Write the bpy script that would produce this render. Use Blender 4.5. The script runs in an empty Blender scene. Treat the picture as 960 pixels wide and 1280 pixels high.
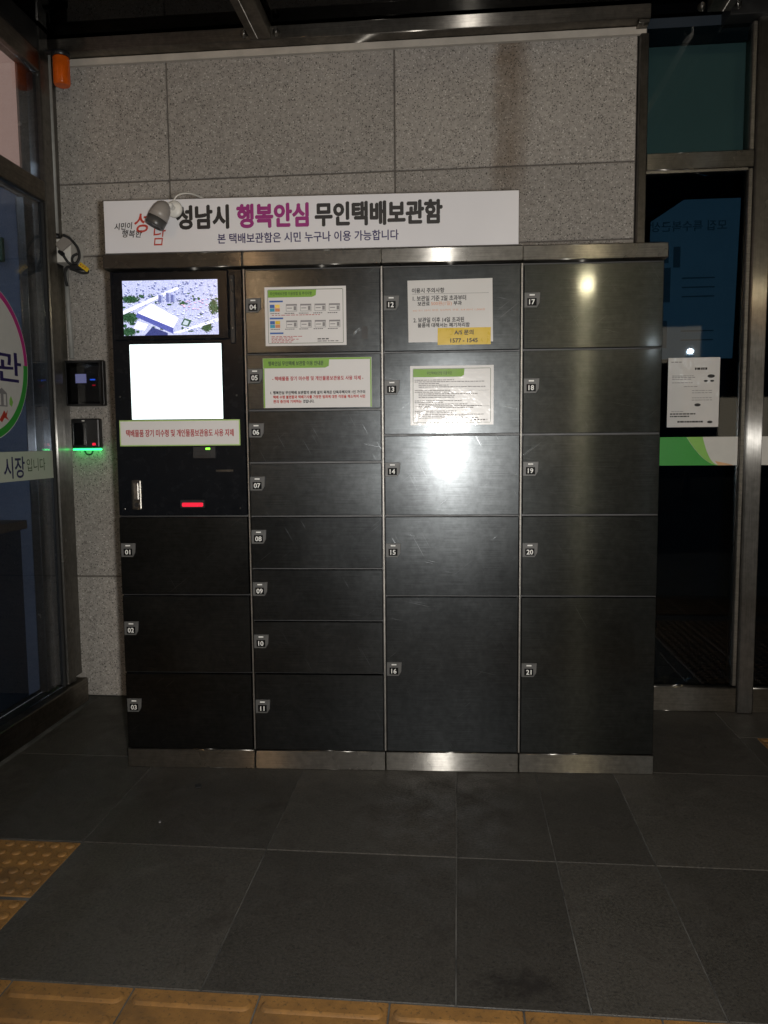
import bpy, bmesh, math, random
import numpy as np
from mathutils import Vector, Matrix
random.seed(7); rng = np.random.default_rng(7)
R = math.radians
sc = bpy.context.scene
col = sc.collection

# ------------------------------------------------------------------ camera
CAB = R(2.2593)                                   # the locker bank stands slightly askew to the wall
def camera():
    pitch, yaw, roll = R(5.2457), R(-5.452), R(-0.4977)
    fwd = Vector((math.sin(yaw)*math.cos(pitch), math.cos(yaw)*math.cos(pitch), -math.sin(pitch)))
    right = Vector((math.cos(yaw), -math.sin(yaw), 0)); up = right.cross(fwd)
    r2 = right*math.cos(roll) + up*math.sin(roll); u2 = -right*math.sin(roll) + up*math.cos(roll)
    cd = bpy.data.cameras.new('camera'); cam = bpy.data.objects.new('camera', cd); col.objects.link(cam)
    cd.sensor_fit = 'VERTICAL'; cd.sensor_height = 24; cd.lens = 24*969.5/1280
    cd.clip_start = 0.02; cd.clip_end = 500
    m = Matrix((r2, u2, -fwd)).transposed().to_4x4(); m.translation = Vector((1.271, -2.789, 1.248))
    cam.matrix_world = m
    sc.camera = cam
    return cam, fwd
cam, cam_fwd = camera()

# ------------------------------------------------------------------ world, sun (moonlight), flash, exposure
w = bpy.data.worlds.new('World'); sc.world = w; w.use_nodes = True
nt = w.node_tree; bg = nt.nodes['Background']
sky = nt.nodes.new('ShaderNodeTexSky'); sky.sky_type = 'NISHITA'; sky.sun_disc = False
sky.sun_elevation = R(-4); sky.sun_rotation = R(200)
nt.links.new(sky.outputs[0], bg.inputs[0]); bg.inputs[1].default_value = 0.05
sd = bpy.data.lights.new('moon', 'SUN'); sd.energy = 0.01; sd.angle = R(0.5); sd.color = (0.8, 0.88, 1)
so = bpy.data.objects.new('moon', sd); col.objects.link(so); so.rotation_euler = (R(55), 0, R(20))
# the photographer's flash, seen mirrored in the middle doors
fd = bpy.data.lights.new('camera_flash', 'SPOT'); fd.energy = 205; fd.shadow_soft_size = 0.035
fd.spot_size = R(150); fd.spot_blend = 1.0; fd.color = (1.0, 0.975, 0.94)
fo = bpy.data.objects.new('camera_flash', fd); col.objects.link(fo); fo.location = (1.375, -2.79, 1.24)
fo.rotation_euler = Vector((-0.02, 1, 0.06)).to_track_quat('-Z', 'Y').to_euler()
vs = sc.view_settings; vs.view_transform = 'Standard'; vs.look = 'None'; vs.exposure = 0; vs.gamma = 1
vs.use_curve_mapping = False
sc.cycles.use_denoising = True
sc.cycles.max_bounces = 8; sc.cycles.transparent_max_bounces = 12
sc.cycles.sample_clamp_indirect = 4

# ------------------------------------------------------------------ materials
M = {}
def newmat(name):
    m = bpy.data.materials.new(name); m.use_nodes = True; M[name] = m
    n = m.node_tree.nodes; return m, n, m.node_tree.links, n['Principled BSDF']
def moved(n, l):
    """object coordinates shifted by a random amount per object, so that no two pieces share their marks"""
    tc = n.new('ShaderNodeTexCoord'); oi = n.new('ShaderNodeObjectInfo'); a = n.new('ShaderNodeVectorMath'); a.operation = 'MULTIPLY_ADD'
    l.new(oi.outputs['Random'], a.inputs[0]); a.inputs[1].default_value = (17.3, 0, 29.1); l.new(tc.outputs['Object'], a.inputs[2]); return a.outputs[0]
def coords(n, l, scale=(1, 1, 1), rot=(0, 0, 0), loc=(0, 0, 0), shift=False):
    tc = n.new('ShaderNodeTexCoord'); mp = n.new('ShaderNodeMapping')
    if shift:
        l.new(moved(n, l), mp.inputs[0]); mp.inputs['Scale'].default_value = scale; mp.inputs['Location'].default_value = loc; return mp.outputs[0]
    mp.inputs['Scale'].default_value = scale; mp.inputs['Rotation'].default_value = rot; mp.inputs['Location'].default_value = loc
    l.new(tc.outputs['Object'], mp.inputs[0]); return mp.outputs[0]
def noise(n, l, vec, scale, detail=4, rough=0.55):
    t = n.new('ShaderNodeTexNoise'); t.inputs['Scale'].default_value = scale
    t.inputs['Detail'].default_value = detail; t.inputs['Roughness'].default_value = rough
    l.new(vec, t.inputs['Vector']); return t.outputs['Fac']
def ramp(n, l, fac, stops):
    r = n.new('ShaderNodeValToRGB'); e = r.color_ramp.elements
    while len(e) > 1: e.remove(e[0])
    for i, (p, c) in enumerate(stops):
        k = e[0] if i == 0 else e.new(p)
        k.position = p; k.color = (c, c, c, 1) if isinstance(c, (int, float)) else (*c, 1)
    l.new(fac, r.inputs[0]); return r.outputs[0]
def mix(n, l, fac, a, b, mode='MIX'):
    x = n.new('ShaderNodeMix'); x.data_type = 'RGBA'; x.blend_type = mode
    for k, v in ((0, fac), (6, a), (7, b)):
        if hasattr(v, 'is_linked'): l.new(v, x.inputs[k])
        elif k == 0: x.inputs[0].default_value = v
        else: x.inputs[k].default_value = (*v, 1)
    return x.outputs[2]
def bump(n, l, h, p, strength, dist=0.001, prev=None):
    b = n.new('ShaderNodeBump'); b.inputs['Strength'].default_value = strength; b.inputs['Distance'].default_value = dist
    l.new(h, b.inputs['Height'])
    if prev is not None: l.new(prev, b.inputs['Normal'])
    if p is not None: l.new(b.outputs[0], p.inputs['Normal'])
    return b.outputs[0]

def plain(name, c, rough=0.5, metal=0, emit=None, estr=0, vary=0.12, scale=30, spec=0.5, coat=0):
    m, n, l, p = newmat(name)
    v = coords(n, l); f = noise(n, l, v, scale)
    k = ramp(n, l, f, [(0.25, 1-vary), (0.75, 1+vary*0.4)])
    l.new(mix(n, l, 1.0, c, k, 'MULTIPLY'), p.inputs['Base Color'])
    l.new(ramp(n, l, f, [(0.2, max(0.03, rough-0.08)), (0.8, min(1, rough+0.08))]), p.inputs['Roughness'])
    p.inputs['Metallic'].default_value = metal; p.inputs['Specular IOR Level'].default_value = spec
    p.inputs['Coat Weight'].default_value = coat; p.inputs['Coat Roughness'].default_value = 0.12
    if emit: p.inputs['Emission Color'].default_value = (*emit, 1); p.inputs['Emission Strength'].default_value = estr
    return m
def steel(name, c, rough, aniso, brush=(1.2, 1, 160), scratch=0.0, wob=0.15, broad=0.5, share=0.6, turn=0.0, mirror=0.0, grain=0.10, haze=1.0):
    """brushed stainless: a tight lobe plus a broad one, grain along x draws highlights out vertically"""
    m, n, l, p = newmat(name)
    v = coords(n, l, brush, shift=True); g = noise(n, l, v, 6, 3, 0.6)
    v2 = coords(n, l, shift=True); big = noise(n, l, v2, 3.2, 4, 0.6); fine = noise(n, l, v2, 38, 3, 0.65)
    oi = n.new('ShaderNodeObjectInfo')
    k = ramp(n, l, g, [(0.3, 0.66), (0.7, 1.2)])
    cc = mix(n, l, 1.0, c, k, 'MULTIPLY')
    cc = mix(n, l, 1.0, cc, ramp(n, l, big, [(0.3, 0.85), (0.7, 1.09)]), 'MULTIPLY')
    cc = mix(n, l, 1.0, cc, ramp(n, l, fine, [(0.32, 0.84), (0.68, 1.12)]), 'MULTIPLY')
    cc = mix(n, l, 1.0, cc, ramp(n, l, oi.outputs['Random'], [(0, 0.85), (1, 1.15)]), 'MULTIPLY')
    nb = bump(n, l, noise(n, l, v2, 2.4, 0), None, wob, 0.02)
    nb = bump(n, l, g, None, grain, 0.0005, nb)
    if scratch:
        for i, ang in enumerate((0.5, -0.9, 1.35)):
            tc = n.new('ShaderNodeTexCoord'); m1 = n.new('ShaderNodeMapping'); m2 = n.new('ShaderNodeMapping')
            m1.inputs['Rotation'].default_value = (0, ang, 0); m1.inputs['Location'].default_value = (i*3.1, 0, i*1.7)
            m2.inputs['Scale'].default_value = (260, 1, 5)
            l.new(moved(n, l), m1.inputs[0]); l.new(m1.outputs[0], m2.inputs[0])
            s_ = noise(n, l, m2.outputs[0], 1.0, 1, 0.5)
            msk = noise(n, l, coords(n, l, (1, 1, 1), (0, 0, 0), (i*5, 2, i), True), 8, 2)
            s2 = ramp(n, l, s_, [(0.69, 0.0), (0.74, 1.0)]); mk = ramp(n, l, msk, [(0.52, 0), (0.62, 1)])
            sm = mix(n, l, 1.0, s2, mk, 'MULTIPLY')
            nb = bump(n, l, sm, None, scratch, 0.0004, nb)
            cc = mix(n, l, sm, cc, (min(1, c[0]*1.5), min(1, c[1]*1.5), min(1, c[2]*1.5)))
    n.remove(p); tg = n.new('ShaderNodeTangent'); tg.direction_type = 'RADIAL'; tg.axis = 'Z'
    out = None
    for rg, an, wt in ((broad, aniso*0.3, None), (rough, aniso, 1-share), (0.07, 0.3, mirror)):
        if wt == 0.0: continue
        q = n.new('ShaderNodeBsdfAnisotropic')
        q.inputs['Anisotropy'].default_value = an; q.inputs['Rotation'].default_value = turn
        rr_ = n.new('ShaderNodeMath'); rr_.operation = 'MULTIPLY_ADD'; l.new(big, rr_.inputs[0]); rr_.inputs[1].default_value = rg*0.35; rr_.inputs[2].default_value = rg*0.82
        l.new(rr_.outputs[0], q.inputs['Roughness']); l.new(cc if wt is not None or haze == 1 else mix(n, l, 1.0, cc, (haze, haze, haze), 'MULTIPLY'), q.inputs['Color']); l.new(nb, q.inputs['Normal']); l.new(tg.outputs[0], q.inputs['Tangent'])
        if out is None: out = q.outputs[0]; continue
        x = n.new('ShaderNodeMixShader'); x.inputs[0].default_value = wt
        l.new(out, x.inputs[1]); l.new(q.outputs[0], x.inputs[2]); out = x.outputs[0]
    l.new(out, n['Material Output'].inputs[0])
    return m
def glass(name, tint, rough=0.02, refl=1.0):
    m = bpy.data.materials.new(name); m.use_nodes = True; M[name] = m
    n, l = m.node_tree.nodes, m.node_tree.links; n.clear()
    o = n.new('ShaderNodeOutputMaterial'); t = n.new('ShaderNodeBsdfTransparent'); g = n.new('ShaderNodeBsdfGlossy')
    t.inputs[0].default_value = (*tint, 1); g.inputs['Roughness'].default_value = rough; g.inputs[0].default_value = (refl, refl, refl, 1)
    f = n.new('ShaderNodeFresnel'); ge = n.new('ShaderNodeNewGeometry'); mr = n.new('ShaderNodeMapRange')   # same reflectance on both faces of a thin pane
    mr.inputs[3].default_value = 1.52; mr.inputs[4].default_value = 1/1.52; l.new(ge.outputs['Backfacing'], mr.inputs[0]); l.new(mr.outputs[0], f.inputs[0])
    tc = n.new('ShaderNodeTexCoord'); nz = n.new('ShaderNodeTexNoise'); nz.inputs['Scale'].default_value = 1.3
    b = n.new('ShaderNodeBump'); b.inputs['Strength'].default_value = 0.05; b.inputs['Distance'].default_value = 0.02
    l.new(tc.outputs['Object'], nz.inputs[0]); l.new(nz.outputs[0], b.inputs['Height']); l.new(b.outputs[0], g.inputs['Normal'])
    x = n.new('ShaderNodeMixShader'); l.new(f.outputs[0], x.inputs[0]); l.new(t.outputs[0], x.inputs[1]); l.new(g.outputs[0], x.inputs[2])
    l.new(x.outputs[0], o.inputs[0]); return m
def wall_stone():
    m, n, l, p = newmat('granite_wall')
    v = coords(n, l)
    base = mix(n, l, ramp(n, l, noise(n, l, v, 2.2, 6, 0.65), [(0.3, 0), (0.7, 1)]), (0.236, 0.220, 0.199), (0.312, 0.292, 0.267))
    base = mix(n, l, ramp(n, l, noise(n, l, v, 60, 3, 0.7), [(0.35, 0), (0.65, 1)]), base, (0.37, 0.345, 0.312))
    def flecks(scale, thr, colr, seed, dens):
        nonlocal base
        vv = coords(n, l, (1, 1, 1), (0, 0, 0), (seed, seed*2, seed))
        vo = n.new('ShaderNodeTexVoronoi'); vo.inputs['Scale'].default_value = scale; vo.inputs['Randomness'].default_value = 1
        nz = n.new('ShaderNodeTexNoise'); nz.inputs['Scale'].default_value = scale*1.4; nz.inputs['Detail'].default_value = 1
        l.new(vv, nz.inputs['Vector'])
        dv = n.new('ShaderNodeMix'); dv.data_type = 'VECTOR'; dv.inputs[0].default_value = 0.012
        l.new(vv, dv.inputs[4]); l.new(nz.outputs['Color'], dv.inputs[5]); l.new(dv.outputs[1], vo.inputs['Vector'])
        d = ramp(n, l, vo.outputs['Distance'], [(thr, 1), (thr+0.07, 0)])
        s = n.new('ShaderNodeSeparateColor'); l.new(vo.outputs['Color'], s.inputs[0])
        pick = ramp(n, l, s.outputs[0], [(dens, 1), (dens+0.02, 0)])
        base = mix(n, l, mix(n, l, 1.0, d, pick, 'MULTIPLY'), base, colr)
    flecks(128, 0.31, (0.095, 0.088, 0.08), 1.3, 0.42)
    flecks(96, 0.20, (0.075, 0.068, 0.06), 4.1, 0.30)
    flecks(130, 0.28, (0.58, 0.55, 0.51), 7.7, 0.24)
    # brown water stain running down from the canopy
    tc = n.new('ShaderNodeTexCoord'); sp = n.new('ShaderNodeSeparateXYZ'); l.new(tc.outputs['Object'], sp.inputs[0])
    wob = noise(n, l, coords(n, l, (1, 1, 1)), 7, 5, 0.65)
    a = n.new('ShaderNodeMath'); a.operation = 'MULTIPLY_ADD'; l.new(wob, a.inputs[0]); a.inputs[1].default_value = 0.10; l.new(sp.outputs['X'], a.inputs[2])
    sx = ramp(n, l, a.outputs[0], [(0.0, 0), (1.0, 1)])
    mr = n.new('ShaderNodeMapRange'); mr.inputs[1].default_value = 1.40; mr.inputs[2].default_value = 1.72; l.new(a.outputs[0], mr.inputs[0])
    band = ramp(n, l, mr.outputs[0], [(0.2, 0), (0.34, 0.85), (0.5, 1.0), (0.66, 0.55), (0.78, 0)])
    mz = n.new('ShaderNodeMapRange'); mz.inputs[1].default_value = 2.25; mz.inputs[2].default_value = 3.0; l.new(sp.outputs['Z'], mz.inputs[0])
    vz = ramp(n, l, mz.outputs[0], [(0.0, 0.1), (0.3, 0.75), (0.6, 0.7), (1.0, 1.0)])
    st = mix(n, l, 1.0, mix(n, l, 1.0, band, vz, 'MULTIPLY'), ramp(n, l, wob, [(0.2, 0.55), (0.6, 0.95)]), 'MULTIPLY')
    base = mix(n, l, st, base, mix(n, l, 1.0, base, (0.46, 0.36, 0.27), 'MULTIPLY'))
    oi = n.new('ShaderNodeObjectInfo'); base = mix(n, l, 1.0, base, ramp(n, l, oi.outputs['Random'], [(0, 0.9), (1, 1.08)]), 'MULTIPLY')
    l.new(base, p.inputs['Base Color'])
    p.inputs['Roughness'].default_value = 0.75; p.inputs['Specular IOR Level'].default_value = 0.3
    bump(n, l, noise(n, l, v, 90, 3, 0.6), p, 0.35, 0.0015)
def floor_stone():
    m, n, l, p = newmat('granite_floor')
    v = coords(n, l); tcn = n.new('ShaderNodeObjectInfo')
    c = mix(n, l, ramp(n, l, noise(n, l, v, 2.6, 6, 0.7), [(0.3, 0), (0.7, 1)]), (0.024, 0.022, 0.018), (0.046, 0.041, 0.034))
    c = mix(n, l, ramp(n, l, noise(n, l, v, 130, 3, 0.75), [(0.4, 0), (0.62, 0.75)]), c, (0.066, 0.060, 0.050))
    c = mix(n, l, ramp(n, l, noise(n, l, v, 95, 2, 0.6), [(0.60, 0), (0.66, 0.7)]), c, (0.018, 0.017, 0.016))
    c = mix(n, l, ramp(n, l, noise(n, l, v, 5.5, 6, 0.75), [(0.52, 0), (0.70, 0.6)]), c, (0.020, 0.016, 0.013))
    c = mix(n, l, ramp(n, l, noise(n, l, coords(n, l, (1, 1, 1), (0, 0, 0), (7, 3, 0)), 3.1, 6, 0.7), [(0.55, 0), (0.75, 0.5)]), c, (0.085, 0.078, 0.066))
    c = mix(n, l, ramp(n, l, noise(n, l, v, 21, 2, 0.5), [(0.76, 0), (0.775, 0.8)]), c, (0.2, 0.19, 0.16))
    k = ramp(n, l, tcn.outputs['Random'], [(0, 0.72), (1, 1.28)])
    # one oily scuffed patch in front of the lockers
    tc = n.new('ShaderNodeNewGeometry'); sp = n.new('ShaderNodeVectorMath'); sp.operation = 'DISTANCE'
    mp = n.new('ShaderNodeMapping'); mp.inputs['Scale'].default_value = (1, 1.9, 1); l.new(tc.outputs['Position'], mp.inputs[0])
    l.new(mp.outputs[0], sp.inputs[0]); sp.inputs[1].default_value = (1.42, -1.09*1.9, 0)
    ad = n.new('ShaderNodeMath'); ad.operation = 'MULTIPLY_ADD'; l.new(noise(n, l, v, 28, 4, 0.7), ad.inputs[0]); ad.inputs[1].default_value = 0.3; l.new(sp.outputs['Value'], ad.inputs[2])
    c = mix(n, l, ramp(n, l, ad.outputs[0], [(0.17, 0.75), (0.27, 0)]), c, (0.014, 0.011, 0.010))
    l.new(mix(n, l, 1.0, c, k, 'MULTIPLY'), p.inputs['Base Color'])
    l.new(ramp(n, l, noise(n, l, v, 9, 4), [(0.3, 0.42), (0.7, 0.66)]), p.inputs['Roughness'])
    p.inputs['Specular IOR Level'].default_value = 0.4
    bump(n, l, noise(n, l, v, 110, 3, 0.7), p, 0.55, 0.0022)
wall_stone(); floor_stone()
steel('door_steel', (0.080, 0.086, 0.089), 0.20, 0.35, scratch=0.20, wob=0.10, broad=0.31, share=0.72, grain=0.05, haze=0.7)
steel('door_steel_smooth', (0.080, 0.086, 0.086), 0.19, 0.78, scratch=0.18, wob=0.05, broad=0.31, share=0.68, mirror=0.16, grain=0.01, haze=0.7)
steel('trim_steel', (0.25, 0.238, 0.215), 0.28, 0.82, wob=0.03, broad=0.48, share=0.36, grain=0.03)
steel('beam_steel', (0.27, 0.25, 0.22), 0.30, 0.85, wob=0.02, broad=0.52, share=0.34, grain=0.03)
steel('post_steel', (0.30, 0.29, 0.27), 0.26, 0.80, brush=(160, 160, 1.2), wob=0.03, broad=0.45, share=0.4, turn=0.25, grain=0.02)
steel('carcass_steel', (0.30, 0.285, 0.26), 0.35, 0.3, wob=0.05)
plain('strip_paint', (0.50, 0.46, 0.40), 0.5, vary=0.2, scale=12)
plain('joint_dark', (0.14, 0.125, 0.11), 0.9, vary=0.3)
plain('grout', (0.10, 0.096, 0.085), 0.9, vary=0.85, scale=9)
plain('kiosk_black', (0.005, 0.006, 0.008), 0.25, vary=0.2, spec=0.15)
plain('black_plastic', (0.012, 0.012, 0.013), 0.4, vary=0.2)
plain('grey_plastic', (0.085, 0.085, 0.082), 0.45, vary=0.15)
plain('dark_rubber', (0.012, 0.012, 0.012), 0.7)
plain('label_black', (0.004, 0.004, 0.004), 0.5, spec=0.1)
plain('white_ink', (0.75, 0.75, 0.72), 0.5, vary=0.05)
plain('white_plastic', (0.62, 0.60, 0.55), 0.45, vary=0.15)
plain('grey_pipe', (0.34, 0.34, 0.32), 0.5, vary=0.2)
plain('sign_white', (0.62, 0.61, 0.625), 0.32, vary=0.04, scale=4)
plain('paper', (0.62, 0.60, 0.585), 0.55, vary=0.05, scale=6)
def laminated():
    m, n, l, p = newmat('laminated')
    v = coords(n, l)
    l.new(mix(n, l, 1.0, (0.60, 0.585, 0.565), ramp(n, l, noise(n, l, v, 6), [(0.3, 0.94), (0.7, 1.0)]), 'MULTIPLY'), p.inputs['Base Color'])
    p.inputs['Roughness'].default_value = 0.3; p.inputs['Coat Weight'].default_value = 1; p.inputs['Coat Roughness'].default_value = 0.09
    b = bump(n, l, noise(n, l, v, 14, 3, 0.55), None, 0.5, 0.006)
    l.new(b, p.inputs['Coat Normal'])
laminated()
plain('ink_black', (0.012, 0.011, 0.011), 0.5); plain('ink_magenta', (0.26, 0.012, 0.15), 0.5)
plain('ink_navy', (0.02, 0.012, 0.085), 0.5); plain('ink_red', (0.42, 0.035, 0.02), 0.5); plain('ink_crimson', (0.36, 0.02, 0.025), 0.5)
plain('ink_green', (0.17, 0.34, 0.03), 0.5); plain('ink_dark_green', (0.03, 0.07, 0.01), 0.5); plain('ink_grey', (0.22, 0.21, 0.21), 0.6)
plain('ink_blue', (0.03, 0.10, 0.35), 0.5); plain('ink_cyan', (0.03, 0.28, 0.42), 0.5); plain('ink_orange', (0.55, 0.22, 0.10), 0.5)
plain('label_yellow', (0.62, 0.42, 0.015), 0.3, vary=0.08, coat=0.5)
plain('lime_edge', (0.36, 0.52, 0.16), 0.5)
plain('decal_green', (0.03, 0.28, 0.035), 0.45, vary=0.05); plain('decal_lime', (0.22, 0.46, 0.09), 0.45, vary=0.05)
plain('decal_white', (0.55, 0.54, 0.50), 0.5, vary=0.05); plain('decal_orange', (0.62, 0.36, 0.18), 0.5); plain('decal_magenta', (0.42, 0.02, 0.18), 0.5)
plain('decal_pale_green', (0.50, 0.54, 0.44), 0.5, vary=0.05)
def tactile_mat():
    m, n, l, p = newmat('tactile_yellow'); v = coords(n, l)
    c = mix(n, l, ramp(n, l, noise(n, l, v, 11, 6, 0.7), [(0.35, 0), (0.7, 1)]), (0.29, 0.145, 0.038), (0.16, 0.082, 0.026))
    c = mix(n, l, ramp(n, l, noise(n, l, v, 4, 5, 0.7), [(0.5, 0), (0.72, 0.75)]), c, (0.075, 0.05, 0.028))
    c = mix(n, l, ramp(n, l, noise(n, l, v, 120, 2), [(0.6, 0), (0.68, 0.6)]), c, (0.06, 0.04, 0.02))
    l.new(c, p.inputs['Base Color']); p.inputs['Roughness'].default_value = 0.55; p.inputs['Specular IOR Level'].default_value = 0.45
    bump(n, l, noise(n, l, v, 90, 3), p, 0.4, 0.0012)
tactile_mat()
plain('visor_grey', (0.055, 0.053, 0.05), 0.4); plain('camera_grey', (0.25, 0.225, 0.20), 0.4, vary=0.1); plain('lens_black', (0.006, 0.006, 0.007), 0.12)
plain('beacon_orange', (0.50, 0.085, 0.006), 0.18, emit=(1, 0.16, 0.01), estr=0.03, vary=0.35, scale=20)
plain('screen_white', (0.8, 0.9, 0.95), 0.3, emit=(0.83, 0.97, 0.95), estr=1.12, vary=0)
plain('led_red', (0.4, 0.01, 0.02), 0.3, emit=(1, 0.02, 0.06), estr=0.75, vary=0)
plain('led_green', (0.05, 0.5, 0.1), 0.3, emit=(0.02, 1, 0.16), estr=5.0, vary=0)
plain('led_lime', (0.2, 0.5, 0.05), 0.3, emit=(0.25, 1, 0.05), estr=2, vary=0)
plain('led_blue', (0.05, 0.1, 0.6), 0.3, emit=(0.03, 0.14, 1), estr=2.0, vary=0)
plain('led_violet', (0.3, 0.3, 0.5), 0.3, emit=(0.35, 0.37, 0.75), estr=0.9, vary=0)
plain('asphalt', (0.045, 0.045, 0.045), 0.9, vary=0.3, scale=60)
plain('room_slate', (0.125, 0.15, 0.20), 0.8, vary=0.25, scale=3)
plain('room_dark', (0.02, 0.03, 0.042), 0.85, vary=0.3, scale=3)
plain('blind_pink_glow', (0.46, 0.31, 0.24), 0.8, emit=(1, 0.60, 0.45), estr=0.30, vary=0.05, scale=3)  # emission stands in for warm room light behind the blind
plain('board_pale', (0.55, 0.62, 0.58), 0.8, vary=0.15, scale=2)
plain('facade', (0.10, 0.095, 0.09), 0.8); plain('window_frame', (0.05, 0.05, 0.05), 0.5); plain('window_dark', (0.01, 0.012, 0.015), 0.1); plain('panel_green', (0.02, 0.06, 0.025), 0.5)
plain('fill_window_warm', (0.5, 0.4, 0.3), 0.4, emit=(1, 0.80, 0.55), estr=0.9, vary=0); plain('fill_window_cool', (0.5, 0.5, 0.5), 0.4, emit=(0.85, 0.95, 1), estr=0.45, vary=0)  # glowing panes of the added office block, fill light for the doors
plain('lamp_metal', (0.08, 0.08, 0.08), 0.5, metal=1)
plain('globe_warm', (1, 0.85, 0.6), 0.3, emit=(1, 0.84, 0.52), estr=320, vary=0)
plain('globe_amber', (1, 0.6, 0.3), 0.3, emit=(1, 0.62, 0.32), estr=330, vary=0)
plain('globe_white', (1, 1, 1), 0.3, emit=(0.85, 0.95, 1), estr=120, vary=0)
plain('bottle_plastic', (0.08, 0.14, 0.22), 0.2); plain('shelf_wood', (0.10, 0.07, 0.045), 0.6)
plain('tube_light', (1, 1, 1), 0.3, emit=(0.66, 0.82, 1), estr=36, vary=0)
glass('shop_glass', (0.80, 0.84, 0.90)); glass('tinted_glass', (0.49, 0.575, 0.59)); glass('dark_film', (0.36, 0.49, 0.58))
glass('canopy_glass', (0.10, 0.11, 0.11), 0.03, 0.35); glass('clear_cover', (0.55, 0.55, 0.55), 0.06)
def picture_mat():
    m, n, l, p = newmat('screen_picture')
    a = n.new('ShaderNodeVertexColor'); a.layer_name = 'Col'
    p.inputs['Base Color'].default_value = (0.01, 0.01, 0.01, 1); p.inputs['Roughness'].default_value = 0.2
    l.new(a.outputs[0], p.inputs['Emission Color']); p.inputs['Emission Strength'].default_value = 1.3
picture_mat()

# ------------------------------------------------------------------ shape helpers
class B:
    def __init__(s): s.bm = bmesh.new(); s.slots = []
    def _mi(s, mat):
        if mat is None: return 0
        if mat not in s.slots: s.slots.append(mat)
        return s.slots.index(mat)
    def box(s, x0, x1, y0, y1, z0, z1, bev=0.0, mat=None, seg=1):
        t = bmesh.new()
        bmesh.ops.create_cube(t, size=1)
        for v in t.verts: v.co = ((x0+x1)/2+v.co.x*(x1-x0), (y0+y1)/2+v.co.y*(y1-y0), (z0+z1)/2+v.co.z*(z1-z0))
        if bev: bmesh.ops.bevel(t, geom=t.edges[:], offset=bev, segments=seg, affect='EDGES', profile=0.5)
        return s._add(t, mat)
    def _add(s, t, mat, mtx=None):
        k = s._mi(mat); mp = {}
        for v in t.verts: mp[v] = s.bm.verts.new(mtx @ v.co if mtx else v.co)
        for f in t.faces:
            nf = s.bm.faces.new([mp[v] for v in f.verts]); nf.material_index = k; nf.smooth = f.smooth
        t.free(); return s
    def prism(s, pts, a, b, plane='xz', mat=None, bev=0.0):
        """extrude the 2-D outline pts from depth a to b"""
        t = bmesh.new()
        def P(u, v, d): return {'xz': (u, d, v), 'yz': (d, u, v), 'xy': (u, v, d)}[plane]
        va = [t.verts.new(P(u, v, a)) for u, v in pts]; vb = [t.verts.new(P(u, v, b)) for u, v in pts]
        t.faces.new(va); t.faces.new(vb[::-1])
        for i in range(len(pts)):
            j = (i+1) % len(pts); t.faces.new((va[i], vb[i], vb[j], va[j]))
        bmesh.ops.recalc_face_normals(t, faces=t.faces[:])
        if bev: bmesh.ops.bevel(t, geom=t.edges[:], offset=bev, segments=1, affect='EDGES')
        return s._add(t, mat)
    def cyl(s, p0, p1, r0, r1=None, n=20, mat=None, smooth=True):
        r1 = r0 if r1 is None else r1
        p0, p1 = Vector(p0), Vector(p1); d = p1-p0; q = d.to_track_quat('Z', 'Y').to_matrix()
        t = bmesh.new(); ra = []; rb = []
        for i in range(n):
            c = Vector((math.cos(2*math.pi*i/n), math.sin(2*math.pi*i/n), 0))
            ra.append(t.verts.new(p0+q@(c*r0))); rb.append(t.verts.new(p1+q@(c*r1)))
        t.faces.new(ra[::-1]); t.faces.new(rb)
        for i in range(n):
            j = (i+1) % n; f = t.faces.new((ra[i], ra[j], rb[j], rb[i])); f.smooth = smooth
        return s._add(t, mat)
    def lathe(s, prof, origin, axis, n=28, mat=None):
        """prof: (distance along axis, radius)"""
        q = Vector(axis).to_track_quat('Z', 'Y').to_matrix(); o = Vector(origin)
        t = bmesh.new(); rings = []
        for h, r in prof:
            rings.append([t.verts.new(o+q@Vector((math.cos(2*math.pi*i/n)*max(r, 1e-5), math.sin(2*math.pi*i/n)*max(r, 1e-5), h))) for i in range(n)])
        for a, b in zip(rings, rings[1:]):
            for i in range(n):
                j = (i+1) % n; f = t.faces.new((a[i], a[j], b[j], b[i])); f.smooth = True
        t.faces.new(rings[0][::-1]); t.faces.new(rings[-1])
        bmesh.ops.recalc_face_normals(t, faces=t.faces[:])
        return s._add(t, mat)
    def tube(s, pts, r, n=10, mat=None, sub=6):
        P = [Vector(p) for p in pts]; path = []
        for i in range(len(P)-1):
            a, b, c, d = P[max(i-1, 0)], P[i], P[i+1], P[min(i+2, len(P)-1)]
            for k in range(sub):
                u = k/sub
                path.append(0.5*((2*b)+(c-a)*u+(2*a-5*b+4*c-d)*u*u+(3*b-a-3*c+d)*u**3))
        path.append(P[-1]); t = bmesh.new(); rings = []; up = Vector((0.31, 0.2, 0.93)).normalized()
        for i, p in enumerate(path):
            d = (path[min(i+1, len(path)-1)]-path[max(i-1, 0)]).normalized()
            x = d.cross(up).normalized(); y = d.cross(x).normalized(); up = -y if False else up
            rings.append([t.verts.new(p+r*(x*math.cos(2*math.pi*k/n)+y*math.sin(2*math.pi*k/n))) for k in range(n)])
        for a, b in zip(rings, rings[1:]):
            for k in range(n):
                f = t.faces.new((a[k], a[(k+1) % n], b[(k+1) % n], b[k])); f.smooth = True
        t.faces.new(rings[0][::-1]); t.faces.new(rings[-1])
        bmesh.ops.recalc_face_normals(t, faces=t.faces[:])
        return s._add(t, mat)
    def obj(s, name, mat, parent=None):
        me = bpy.data.meshes.new(name); s.bm.to_mesh(me); s.bm.free()
        for k in (s.slots or [mat]): me.materials.append(M[k])
        return link(name, me, parent)
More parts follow.
